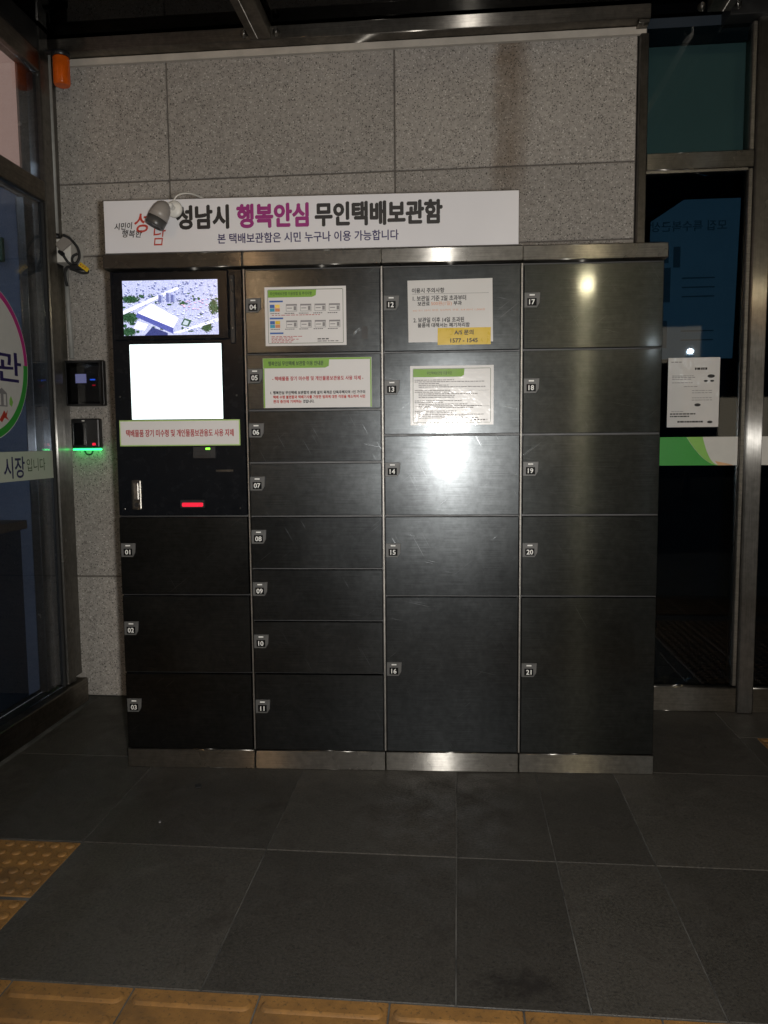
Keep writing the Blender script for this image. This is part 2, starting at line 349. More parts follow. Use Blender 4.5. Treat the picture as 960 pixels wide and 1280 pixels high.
def link(name, me, parent=None):
    o = bpy.data.objects.new(name, me); col.objects.link(o)
    if parent: o.parent = parent
    return o
def stuff(o): o['kind'] = 'stuff'; return o
def tag(o, label, cat, group=None):
    o['label'] = label; o['category'] = cat
    if group: o['group'] = group
    return o
def thing(name, label, cat, loc=(0, 0, 0), rz=0, group=None):
    o = bpy.data.objects.new(name, None); col.objects.link(o); o.empty_display_size = 0.1
    o.location = loc; o.rotation_euler = (0, 0, rz); return tag(o, label, cat, group)
def structure(o): o['kind'] = 'structure'; return o
def cabpt(x, y, z): return Vector((x*math.cos(CAB)-y*math.sin(CAB), x*math.sin(CAB)+y*math.cos(CAB), z))

_font = bpy.data.curves.new('text_source', 'FONT'); _fo = bpy.data.objects.new('text_source', _font); _ts = bpy.data.scenes.new('text_source'); _ts.collection.objects.link(_fo)
def text_mesh(body, bold=0.0, depth=0.0, shear=0.0):
    _font.body = body; _font.size = 1; _font.offset = bold; _font.extrude = depth; _font.shear = shear; _font.resolution_u = 3
    _ts.view_layers[0].update(); dg = _ts.view_layers[0].depsgraph
    return bpy.data.meshes.new_from_object(_fo.evaluated_get(dg))
def text(body, box, d, mat, parent, name='lettering', bold=0.0, plane='xz', flip=False, rot=0.0, shear=0.0, keep=False, fat=0.0):
    """lettering fitted into box (u0, u1, v0, v1), lying at depth d of the plane; flip mirrors it"""
    me = text_mesh(body, bold, 0, shear)
    n = len(me.vertices); a = np.empty(n*3); me.vertices.foreach_get('co', a); a = a.reshape(-1, 3)
    lo, hi = a.min(0), a.max(0); u0, u1, v0, v1 = box
    sx = (u1-u0)/(hi[0]-lo[0]); sy = (v1-v0)/(hi[1]-lo[1])
    if keep: sx = sy
    U = (a[:, 0]-lo[0])*sx; V = (a[:, 1]-lo[1])*sy
    if keep: U += ((u1-u0)-(hi[0]-lo[0])*sx)/2
    cu, cv = (u1-u0)/2, (v1-v0)/2
    if flip: U = 2*cu-U
    c_, s_ = math.cos(rot), math.sin(rot)
    U, V = u0+cu+(U-cu)*c_-(V-cv)*s_, v0+cv+(U-cu)*s_+(V-cv)*c_
    D = np.full(n, d)
    co = np.stack({'xz': (U, D, V), 'yz': (D, U, V)}[plane], 1)
    me.vertices.foreach_set('co', co.ravel()); me.update()
    if fat:
        bm = bmesh.new(); bm.from_mesh(me); base = bm.verts[:], bm.faces[:]
        sgn = -1 if plane == 'xz' else 1
        for i, (du, dv) in enumerate(((fat, 0), (-fat, 0), (0, fat), (0, -fat), (fat*0.7, fat*0.7), (-fat*0.7, -fat*0.7))):
            o3 = (du, sgn*0.00004*(i+1), dv) if plane == 'xz' else (sgn*0.00004*(i+1), du, dv)
            mp = {v: bm.verts.new(v.co+Vector(o3)) for v in base[0]}
            for f in base[1]: bm.faces.new([mp[v] for v in f.verts])
        bm.to_mesh(me); bm.free()
    me.materials.clear(); me.materials.append(M[mat]); me.name = name
    return link(name, me, parent)

# ------------------------------------------------------------------ ground, pavement
g = B(); g.box(-60, 60, -80, 0.9, -0.30, -0.10); o = g.obj('ground', 'asphalt'); structure(o)
WALL_Y = 0.81
pv = B(); pv.box(-3.0, 4.5, -4.4, 0.86, -0.10, -0.0025); pave = structure(pv.obj('pavement', 'grout'))
XJ = [-2.28, -1.69, -1.1, -0.50, 0.095, 0.685, 1.267, 1.562, 1.85, 2.44, 3.03, 3.62, 4.2]
YJ = [-4.2, -3.63, -3.03, -2.44, -1.762, -1.467, -1.172, -0.555, 0.10, 0.80]
GAP = 0.0017
def tile(x0, x1, y0, y1):
    b = B(); dz = random.uniform(-0.0006, 0.0006)
    b.box(-(x1-x0)/2+GAP, (x1-x0)/2-GAP, -(y1-y0)/2+GAP, (y1-y0)/2-GAP, -0.03, 0, bev=0.0015)
    o = b.obj('paving_tile', 'granite_floor', pave); o.location = ((x0+x1)/2, (y0+y1)/2, dz)
for i in range(len(XJ)-1):
    for j in range(len(YJ)-1):
        x0, x1, y0, y1 = XJ[i], XJ[i+1], YJ[j], YJ[j+1]
        if x1 <= -0.5+1e-6 and y0 > -2.5: continue
        if abs(y0+1.467) < 1e-3 or abs(y0+1.762) < 1e-3: continue          # tactile guide strip
        if abs(y0+0.555) > 0.01 and abs(y0+1.172) < 0.01 and x1 < 0.2: continue  # tactile warning tiles
        if x0 > 2.43 and -0.1 > y0 > -1.3: 
            continue
        if x0 > 2.43 and abs(y0-0.10) < 0.01:
            tile(x0, x1, 0.48, y1); continue
        tile(x0, x1, y0, y1)
for y0, y1 in ((-1.172, -0.555), (-0.555, 0.10), (0.10, 0.48)): tile(2.44, 2.512, y0, y1)
# tactile pieces: guide bars and warning domes
def bar_tile_mesh():
    b = B(); s = 0.1475-0.002
    b.box(-s, s, -s, s, -0.03, 0.0, bev=0.002)
    for k in range(4):
        y = -0.111+0.074*k
        t = bmesh.new(); n = 8; lo, hi = [], []
        for (hx, hy, z, ring) in ((0.138, 0.0200, 0.0, lo), (0.131, 0.0130, 0.0055, hi)):
            for sx, a0 in ((1, -math.pi/2), (-1, math.pi/2)):
                for q in range(n+1):
                    a = a0+math.pi*q/n
                    ring.append(t.verts.new((sx*(hx-hy)+hy*math.cos(a), y+hy*math.sin(a), z)))
        t.faces.new(hi)
        for q in range(len(lo)):
            r_ = (q+1) % len(lo); f = t.faces.new((lo[q], lo[r_], hi[r_], hi[q])); f.smooth = True
        b._add(t, None)
    me = bpy.data.meshes.new('tactile_bar_tile'); b.bm.to_mesh(me); b.bm.free(); me.materials.append(M['tactile_yellow']); return me
def dome_tile_mesh():
    b = B(); s = 0.1475-0.002
    b.box(-s, s, -s, s, -0.03, 0.0, bev=0.002)
    for i in range(6):
        for k in range(6):
            b.lathe([(0, 0.0165), (0.0025, 0.0150), (0.0045, 0.0115), (0.0052, 0.007)], (-0.123+0.049*i, -0.123+0.049*k, 0), (0, 0, 1), n=12)
    me = bpy.data.meshes.new('tactile_dome_tile'); b.bm.to_mesh(me); b.bm.free(); me.materials.append(M['tactile_yellow']); return me
BT, DT = bar_tile_mesh(), dome_tile_mesh()
for j in range(2):
    for i in range(22):
        x = 0.3827+0.295*(i-8)-0.0 
        if x < -1.9 or x > 4.1: continue
        o = link('tactile_bar_tile', BT, pave); o.location = (x, -1.3195-0.295*j, random.uniform(0, 0.0008))
for i in range(2):
    for j in range(2):
        o = link('tactile_dome_tile', DT, pave); o.location = (-0.0515-0.295*i, -0.7065-0.308*j, random.uniform(0, 0.0008))
for i in range(4):
    for j in range(5):
        o = link('tactile_dome_tile', DT, pave); o.location = (2.66+0.295*i, 0.332-0.295*j, random.uniform(0, 0.0008))

# ------------------------------------------------------------------ stone wall behind the lockers
wall = thing('stone_wall', 'speckled grey granite wall with brown water stain behind the lockers', 'wall')
b = B(); b.box(-0.62, 2.045, WALL_Y+0.012, WALL_Y+0.25, 0, 3.0); b.obj('backing', 'joint_dark', wall)
for x0, x1 in ((-0.62, -0.055), (-0.055, 0.99), (0.99, 2.045)):
    for z0, z1 in ((0.0, 0.60), (0.60, 2.125), (2.125, 2.455), (2.455, 2.985)):
        b = B(); b.box(x0+0.003, x1-0.003, WALL_Y+random.uniform(0, 0.0015), WALL_Y+0.02, z0+0.003, z1-0.003, bev=0.003); b.obj('slab', 'granite_wall', wall)
b = B(); b.box(-0.60, 2.075, WALL_Y-0.022, WALL_Y-0.001, 2.972, 3.002, bev=0.002); b.obj('capping_strip', 'strip_paint', wall)

# ------------------------------------------------------------------ glass canopy above
cnp = thing('glass_canopy', 'dark glass canopy on stainless steel beam above the stone wall', 'canopy')
b = B(); b.box(-0.60, 2.078, 0.725, 1.0, 3.004, 3.062, bev=0.003); b.obj('edge_beam', 'beam_steel', cnp)
b = B(); b.box(2.03, 2.074, 0.735, 0.80, 2.990, 3.0035, bev=0.001); b.obj('end_bracket', 'trim_steel', cnp)
for k, (x0, x1) in enumerate(((-2.4, 0.36), (0.46, 2.30), (2.40, 4.2))):
    b = B(); b.box(x0-0.04, x1+0.04, -3.6, 0.98, 3.068, 3.080); b.obj('glass_panel', 'canopy_glass', cnp)
for x in (0.41, 2.35):
    b = B(); b.box(x-0.048, x+0.048, -3.6, 0.722, 3.008, 3.066, bev=0.003); arm = b.obj('support_arm', 'beam_steel', cnp)
    for s in (-1, 1):
        b = B(); c = (x+s*0.072, 0.724, 3.030); b.lathe([(0, 0.017), (0.006, 0.017), (0.012, 0.013), (0.022, 0.012), (0.026, 0.006)], c, (0, -1, 0), n=14); b.obj('bolt', 'trim_steel', arm)
b = B(); b.box(2.40, 4.2, 0.74, 0.97, 3.004, 3.064, bev=0.003); b.obj('edge_beam', 'lamp_metal', cnp)

# ------------------------------------------------------------------ shopfront on the left
XL = -0.55
ls = thing('shopfront', 'glass shopfront at left with round white emblem and lettered band', 'shopfront', (0, 0, 0))
b = B(); b.box(-0.66, -0.52, -2.6, 0.745, 0, 0.115, bev=0.004); b.obj('base_rail', 'beam_steel', ls)
b = B(); b.box(-0.625, -0.545, -2.6, 0.60, 2.315, 2.40, bev=0.003); b.obj('transom', 'beam_steel', ls)
b = B(); b.box(-0.625, -0.545, -2.6, 0.60, 2.865, 2.95, bev=0.003); b.obj('top_rail', 'beam_steel', ls)
b = B(); b.box(-0.64, -0.55, -2.6, 0.60, 2.952, 3.064, bev=0.003); b.obj('header', 'lamp_metal', ls)
b = B(); b.box(-0.63, -0.545, 0.603, 0.682, 0.117, 3.06, bev=0.004); b.obj('post', 'post_steel', ls)
b = B(); b.box(-0.635, -0.582, 0.684, 0.806, 0.117, 3.06); b.obj('corner_panel', 'post_steel', ls)
b = B(); b.box(-0.568, -0.552, 0.590, 0.602, 0.117, 2.31); b.obj('gasket', 'dark_rubber', ls)
for z0, z1 in ((0.118, 2.312), (2.403, 2.863)):
    b = B(); b.box(-0.63, -0.592, 0.505, 0.575, z0, z1, bev=0.002); b.obj('inner_mullion', 'post_steel', ls)
b = B(); b.box(-0.572, -0.564, -2.58, 0.589, 0.116, 2.314); pane = b.obj('glass_pane', 'shop_glass', ls)
b = B(); b.box(-0.572, -0.564, -2.58, 0.598, 2.401, 2.864); b.obj('glass_pane', 'shop_glass', ls)
b = B(); b.box(-0.620, -0.600, -2.5, 0.50, 2.41, 2.86); b.obj('inner_blind', 'blind_pink_glow', ls)  # glows by itself, as if lit from behind
for y in (-0.55, -1.65):
    b = B(); b.box(-0.63, -0.545, y-0.03, y+0.03, 0.117, 2.313, bev=0.003); b.obj('post', 'post_steel', ls)
# round emblem and band printed on the outside of the pane
XD = -0.5625
def disc(bb, cy, cz, r0, r1, a0, a1, x0, x1, mat, n=48):
    pts = [(cy+r1*math.cos(a0+(a1-a0)*i/n), cz+r1*math.sin(a0+(a1-a0)*i/n)) for i in range(n+1)]
    if r0 > 0: pts += [(cy+r0*math.cos(a1-(a1-a0)*i/n), cz+r0*math.sin(a1-(a1-a0)*i/n)) for i in range(n+1)]
    elif abs(a1-a0-2*math.pi) < 1e-6: pts = pts[:-1]
    bb.prism(pts, x0, x1, 'yz', mat)
cy, cz, RR = 0.098, 1.578, 0.315
b = B(); disc(b, cy, cz, 0, RR+0.004, 0, 2*math.pi, XD-0.0008, XD, 'decal_white')
emb = b.obj('round_emblem', 'decal_white', ls)
b = B(); disc(b, cy, cz, RR-0.022, RR, 0, math.pi, XD, XD+0.0008, 'decal_magenta'); b.obj('ring', 'decal_magenta', emb)
b = B(); disc(b, cy, cz, RR-0.030, RR, -math.pi, 0, XD, XD+0.0008, 'decal_green'); b.obj('ring', 'decal_green', emb)
text('도서관', (-0.22, 0.365, 1.50, 1.625), XD+0.001, 'ink_navy', emb, bold=0.012, plane='yz')
b = B()
b.prism([(0.18, 1.40), (0.25, 1.40), (0.25, 1.455), (0.215, 1.475), (0.18, 1.455)], XD+0.0005, XD+0.001, 'yz', 'ink_grey')
b.prism([(0.19, 1.405), (0.205, 1.405), (0.205, 1.45), (0.19, 1.45)], XD+0.0011, XD+0.0014, 'yz', 'decal_white')
b.prism([(0.225, 1.405), (0.24, 1.405), (0.24, 1.45), (0.225, 1.45)], XD+0.0011, XD+0.0014, 'yz', 'decal_white')
b.prism([(0.19, 1.345), (0.225, 1.385), (0.235, 1.37), (0.25, 1.388), (0.24, 1.36), (0.255, 1.345), (0.225, 1.355), (0.205, 1.335)], XD+0.0005, XD+0.001, 'yz', 'ink_red')
b.prism([(0.265, 1.41), (0.28, 1.40), (0.292, 1.42), (0.278, 1.445), (0.266, 1.43)], XD+0.0005, XD+0.001, 'yz', 'decal_lime')
b.obj('emblem_drawing', 'ink_grey', emb)
b = B(); b.box(XD-0.0008, XD, -1.6, 0.588, 1.093, 1.216); band = b.obj('printed_band', 'decal_pale_green', ls)
text('시민이', (-0.12, 0.155, 1.125, 1.185), XD+0.001, 'ink_dark_green', band, bold=0.0, plane='yz')
text('시장', (0.20, 0.355, 1.105, 1.195), XD+0.001, 'ink_navy', band, bold=0.015, plane='yz')
text('입니다', (0.37, 0.520, 1.130, 1.185), XD+0.001, 'ink_dark_green', band, bold=0.0, plane='yz')
# the room behind it
b = B(); b.box(-3.4, -0.66, -2.6, 0.80, -0.09, 0.0); structure(b.obj('shop_floor', 'room_dark'))
b = B(); b.box(-3.4, -0.66, 0.60, 0.80, 0.001, 2.9); b.box(-3.5, -3.4, -2.6, 0.80, 0.001, 2.9); b.box(-3.4, -0.66, -2.7, -2.6, 0.001, 2.9)
structure(b.obj('shop_wall', 'room_slate'))
b = B(); b.box(-3.4, -0.66, -2.6, 0.80, 2.901, 2.95); structure(b.obj('shop_ceiling', 'room_dark'))
lt = thing('ceiling_light', 'dim tube light on the ceiling behind the left glass', 'light', (-1.7, -0.5, 2.9))
b = B(); b.box(-0.06, 0.06, -0.6, 0.6, -0.03, 0.0, bev=0.005); b.obj('housing', 'white_plastic', lt)
b = B(); b.cyl((0, -0.55, -0.045), (0, 0.55, -0.045), 0.018); b.obj('tube', 'tube_light', lt)
ct = thing('counter', 'dark low counter with bottles behind the left shop window', 'counter', (-0.86, 0.0, 0))
b = B(); b.box(-1.22, 0.16, -1.2, 0.59, 0.86, 0.90, bev=0.004); b.obj('top', 'shelf_wood', ct)
b = B(); b.box(-1.2, 0.13, -1.18, 0.58, 0.001, 0.859); b.obj('base', 'room_dark', ct)
for k, (yy, hh, rr_) in enumerate(((0.08, 0.17, 0.032), (0.18, 0.19, 0.034), (0.29, 0.15, 0.036), (0.41, 0.20, 0.031))):
    bt = thing('bottle', ('short round bottle on the counter, first from the window edge', 'tall bottle on the counter beside the stubby one', 'stubby wide bottle between two taller ones on the counter', 'slim tall bottle at the post end of the counter')[k], 'bottle', (-0.78, yy, 0.9005), group='bottles behind the shop window')
    b = B(); b.lathe([(0, rr_*0.9), (0.006, rr_), (hh*0.62, rr_), (hh*0.8, rr_*0.5), (hh*0.86, 0.012)], (0, 0, 0), (0, 0, 1), n=18); b.obj('body', 'bottle_plastic', bt)
    b = B(); b.cyl((0, 0, hh*0.861), (0, 0, hh), 0.0155, n=16); b.obj('cap', 'black_plastic', bt)

# ------------------------------------------------------------------ shopfront on the right
rs = thing('shopfront', 'dark tinted glass shopfront with green and white band beside the lockers', 'shopfront', (0, 0, 0))
b = B(); b.box(2.048, 2.083, 0.775, 0.87, 0.0, 2.968, bev=0.003); b.obj('post', 'post_steel', rs)
b = B(); b.box(2.535, 2.602, 0.77, 0.90, 0.0, 3.064, bev=0.004); b.obj('post', 'post_steel', rs)
b = B(); b.box(2.514, 2.533, 0.79, 0.87, 0.121, 2.400, bev=0.003); b.obj('bead', 'carcass_steel', rs)
b = B(); b.box(2.514, 2.533, 0.79, 0.87, 2.476, 3.0, bev=0.003); b.obj('bead', 'carcass_steel', rs)
b = B(); b.box(2.085, 2.533, 0.785, 0.89, 2.403, 2.474, bev=0.003); b.obj('transom', 'trim_steel', rs)
b = B(); b.box(2.085, 2.512, 0.792, 0.80, 2.392, 2.4025); b.obj('transom_lip', 'carcass_steel', rs)
b = B(); b.box(2.085, 2.534, 0.785, 0.93, 0, 0.115, bev=0.004); b.obj('base_rail', 'beam_steel', rs)
b = B(); b.box(2.603, 4.2, 0.785, 0.93, 0, 0.115, bev=0.004); b.obj('base_rail', 'beam_steel', rs)
for x0, x1, z0, z1, mt in ((2.084, 2.513, 0.117, 2.391, 'dark_film'), (2.084, 2.513, 2.475, 3.0, 'tinted_glass'), (2.603, 4.2, 0.117, 2.40, 'dark_film'), (2.603, 4.2, 2.475, 3.0, 'tinted_glass')):
    b = B(); b.box(x0, x1, 0.812, 0.820, z0, z1); b.obj('glass_pane', mt, rs)
b = B(); b.box(2.603, 4.2, 0.785, 0.89, 2.403, 2.474, bev=0.003); b.obj('transom', 'trim_steel', rs)
b = B(); b.box(2.085, 4.2, 0.85, 0.87, 2.95, 3.06); b.obj('head_panel', 'room_dark', rs)
b = B(); b.box(2.085, 4.2, 0.95, 0.97, 2.50, 3.06); b.obj('transom_board', 'board_pale', rs)
def band_right():
    YD = 0.811; z0, z1 = 1.126, 1.253
    b = B(); b.box(2.085, 2.512, YD-0.0008, YD, z0, z1); bd = b.obj('printed_band', 'decal_white', rs)
    g = [(2.085, z0), (2.430, z0)] + [(2.430-0.135*math.sin(t*math.pi/2)**1.0*(1) if False else 2.43-0.14*t**0.75, z0+(z1-z0)*t**1.35) for t in np.linspace(0.05, 1, 14)] + [(2.085, z1)]
    b = B(); b.prism(g, YD-0.0016, YD-0.0009, 'xz'); b.obj('green_field', 'decal_green', bd)
    e1 = [(2.43-0.14*t**0.75, z0+(z1-z0)*t**1.35) for t in np.linspace(0, 1, 15)]
    e2 = [(2.445-0.085*t**0.55, z0+(z1-z0)*t**1.5) for t in np.linspace(0, 1, 15)]
    b = B(); b.prism([(x+0.001, z) for x, z in e1]+e2[::-1], YD-0.0024, YD-0.0017, 'xz'); b.obj('lime_field', 'decal_lime', bd)
    b = B(); b.prism([(2.415, z0+0.0195), (2.43, z0+0.0005), (2.495, z0+0.0005), (2.47, z0+0.008), (2.44, z0+0.014)], YD-0.0032, YD-0.0025, 'xz'); b.obj('orange_field', 'decal_orange', bd)
    b = B(); b.box(2.604, 4.2, YD-0.0008, YD, z0, z1); b.obj('printed_band', 'decal_white', rs)
band_right()
b = B(); b.box(2.085, 4.2, 0.93, 3.5, -0.09, 0.0); structure(b.obj('lobby_floor', 'room_dark'))
b = B(); b.box(2.0, 4.3, 3.5, 3.6, 0.001, 3.0); b.box(1.98, 2.08, 0.98, 3.49, 0.001, 3.0); b.box(4.22, 4.3, 0.98, 3.49, 0.001, 3.0); structure(b.obj('lobby_wall', 'room_dark'))
b = B(); b.box(2.081, 4.22, 0.98, 3.5, 3.001, 3.06); structure(b.obj('lobby_ceiling', 'room_dark'))
# poster hung inside, seen from its back
ip = thing('hanging_poster', 'large poster behind dark glass seen from the back, lettering mirrored', 'poster', (2.10, 0.835, 1.60))
b = B(); b.prism([(0.0, 0.0), (0.385, 0.0), (0.40, 0.69), (0.16, 0.69), (0.02, 0.60)], 0.0, 0.002, 'xz'); b.obj('sheet', 'paper', ip)
text('모집 특수복근상', (0.02, 0.345, 0.555, 0.60), -0.001, 'ink_grey', ip, flip=True, bold=0.01)
b = B()
for x, z, w_, h_ in ((0.01, 0.42, 0.09, 0.07), (0.01, 0.25, 0.10, 0.15), (0.12, 0.40, 0.03, 0.09), (0.01, 0.05, 0.09, 0.12)): b.box(x, x+w_, -0.001, -0.0003, z, z+h_)
for z in (0.35, 0.31, 0.27, 0.12, 0.08): b.box(0.16, 0.30, -0.001, -0.0003, z, z+0.006)
stuff(b.obj('print', 'ink_grey', ip))
bl = thing('indicator_light', 'small blue indicator light glowing inside the dark lobby', 'light', (2.92, 2.2, 2.25))
b = B(); b.box(-0.03, 0.03, 0.0, 0.03, -0.035, 0.035, bev=0.004); b.obj('housing', 'black_plastic', bl)
b = B(); b.cyl((0, -0.001, 0), (0, -0.008, 0), 0.020, n=16); b.obj('lens', 'led_blue', bl)

# paper notice on the right door
pn = thing('paper_notice', 'white laminated notice taped to the dark glass above the green band', 'notice', (2.203, 0.8085, 1.297))
b = B(); b.box(0, 0.222, -0.0012, 0, 0, 0.306); b.obj('sheet', 'laminated', pn)
b = B()
def dashes(b, x0, x1, z, h, y=-0.0018, lo=0.006, hi=0.016, gap=0.003, mat=None):
    x = x0
    while x < x1-0.003:
        w_ = min(random.uniform(lo, hi), x1-x); b.box(x, x+w_, y, y+0.0004, z, z+h, mat=mat); x += w_+random.uniform(gap*0.7, gap*1.4)
for z in (0.225, 0.218, 0.210, 0.195): dashes(b, 0.018, 0.115+random.uniform(-0.02, 0.01), z, 0.0028)
for z in (0.178,): dashes(b, 0.07, 0.13, z, 0.0028)
for z in (0.160, 0.150, 0.128, 0.118): dashes(b, 0.105, 0.195, z, 0.0026)
dashes(b, 0.018, 0.07, 0.068, 0.0026); dashes(b, 0.012, 0.06, 0.285, 0.004)
stuff(b.obj('fine_print', 'ink_grey', pn))
b = B(); dashes(b, 0.012, 0.125, 0.056, 0.0055, gap=0.002); dashes(b, 0.012, 0.095, 0.045, 0.0055, gap=0.002); dashes(b, 0.045, 0.155, 0.020, 0.0075, gap=0.002)
dashes(b, 0.115, 0.17, 0.252, 0.010, gap=0.002)
for cx, cz, r_ in ((0.185, 0.224, 0.016), (0.163, 0.203, 0.009), (0.190, 0.203, 0.009), (0.130, 0.098, 0.014), (0.185, 0.022, 0.012)):
    b.prism([(cx+r_*math.cos(a), cz+r_*0.5*math.sin(a)) for a in np.linspace(0, 2*math.pi, 13)[:-1]], -0.0018, -0.0013, 'xz')
stuff(b.obj('bold_print', 'ink_black', pn))

# ------------------------------------------------------------------ the parcel lockers
lk = thing('parcel_locker', 'stainless steel parcel locker bank with numbered doors and black screen kiosk', 'locker', (0, 0, 0), CAB)
b = B()
for k in range(4): b.box(0.5*k+0.002, 0.5*k+0.498, 0.021, 0.66, 0.074, 1.875, bev=0.002)
b.obj('carcass', 'lamp_metal', lk)  # dark metal imitates the shade in the gaps between doors
for k in range(4):
    b = B(); b.box(0.5*k-(0.010 if k == 0 else -0.001), 0.5*k+(0.503 if k == 3 else 0.499), -0.016, 0.66, 1.876, 1.928, bev=0.0025); b.obj('header_panel', 'trim_steel', lk)
    b = B(); b.box(0.5*k+0.002, 0.5*k+0.498, 0.004, 0.62, 0.0, 0.073, bev=0.002); b.obj('plinth_panel', 'trim_steel', lk)
for k in (1, 2, 3):
    b = B(); b.box(0.5*k-0.0035, 0.5*k+0.0035, 0.004, 0.0208, 0.076, 1.872, bev=0.0012); b.obj('divider', 'carcass_steel', lk)
Z6 = [0.075, 0.375, 0.675, 0.973, 1.268, 1.566, 1.868]
COLS = [(0, [(1, Z6[2], Z6[3]), (2, Z6[1], Z6[2]), (3, Z6[0], Z6[1])]),
        (1, [(4, 1.566, 1.868), (5, 1.363, 1.566), (6, 1.171, 1.363), (7, 0.972, 1.171), (8, 0.775, 0.972), (9, 0.578, 0.775), (10, 0.376, 0.578), (11, 0.075, 0.376)]),
        (2, [(12, 1.566, 1.868), (13, 1.268, 1.566), (14, 0.972, 1.268), (15, 0.673, 0.972), (16, 0.075, 0.673)]),
        (3, [(17, 1.568, 1.868), (18, 1.266, 1.568), (19, 0.973, 1.266), (20, 0.673, 0.973), (21, 0.075, 0.673)])]
def sheet_door(w_, h_):
    return B().box(0, w_, 0, 0.0195, 0, h_, bev=0.0016)
plate_cache = {}
def lock_plate_mesh():
    if 'p' in plate_cache: return plate_cache['p']
    b = B()
    b.prism([(0, -0.026), (0.044, -0.026), (0.054, -0.010), (0.056, 0.026), (0.0, 0.026)], -0.0035, 0.0005, 'xz', 'grey_plastic', bev=0.001)
    b.box(0.010, 0.043, -0.0055, -0.0036, -0.020, 0.006, bev=0.0008, mat='label_black')
    b.box(0.018, 0.036, -0.0045, -0.0036, 0.0150, 0.0195, mat='white_ink')
    me = bpy.data.meshes.new('lock_plate'); b.bm.to_mesh(me); b.bm.free()
    for s in ('grey_plastic', 'label_black', 'white_ink'): me.materials.append(M[s])
    plate_cache['p'] = me; return me
for k, doors in COLS:
    for num, z0, z1 in doors:
        x0, x1 = 0.5*k+0.0065, 0.5*k+0.4935
        d = sheet_door(x1-x0, z1-z0-0.007).obj('door', 'door_steel_smooth' if k == 3 else 'door_steel', lk); d.location = (x0, random.uniform(-0.001, 0.001), z0+0.0035); d.rotation_euler = (R(random.uniform(-0.25, 0.25))*(num not in (13, 14, 17)), 0, R(-0.6) if num in (12, 13, 14) else R(random.uniform(-0.12, 0.12))*(num != 17))
        zc = (z1-z0)/2-0.0035+0.023
        p = link('lock_plate', lock_plate_mesh(), d); p.location = (0.004 if k == 0 else 0.001, -0.001, zc)
        t = text('%02d' % num, (0.0145, 0.0385, -0.0155, 0.0015), -0.0060, 'white_ink', d, name='number', keep=True, fat=0.0005); t.location = p.location
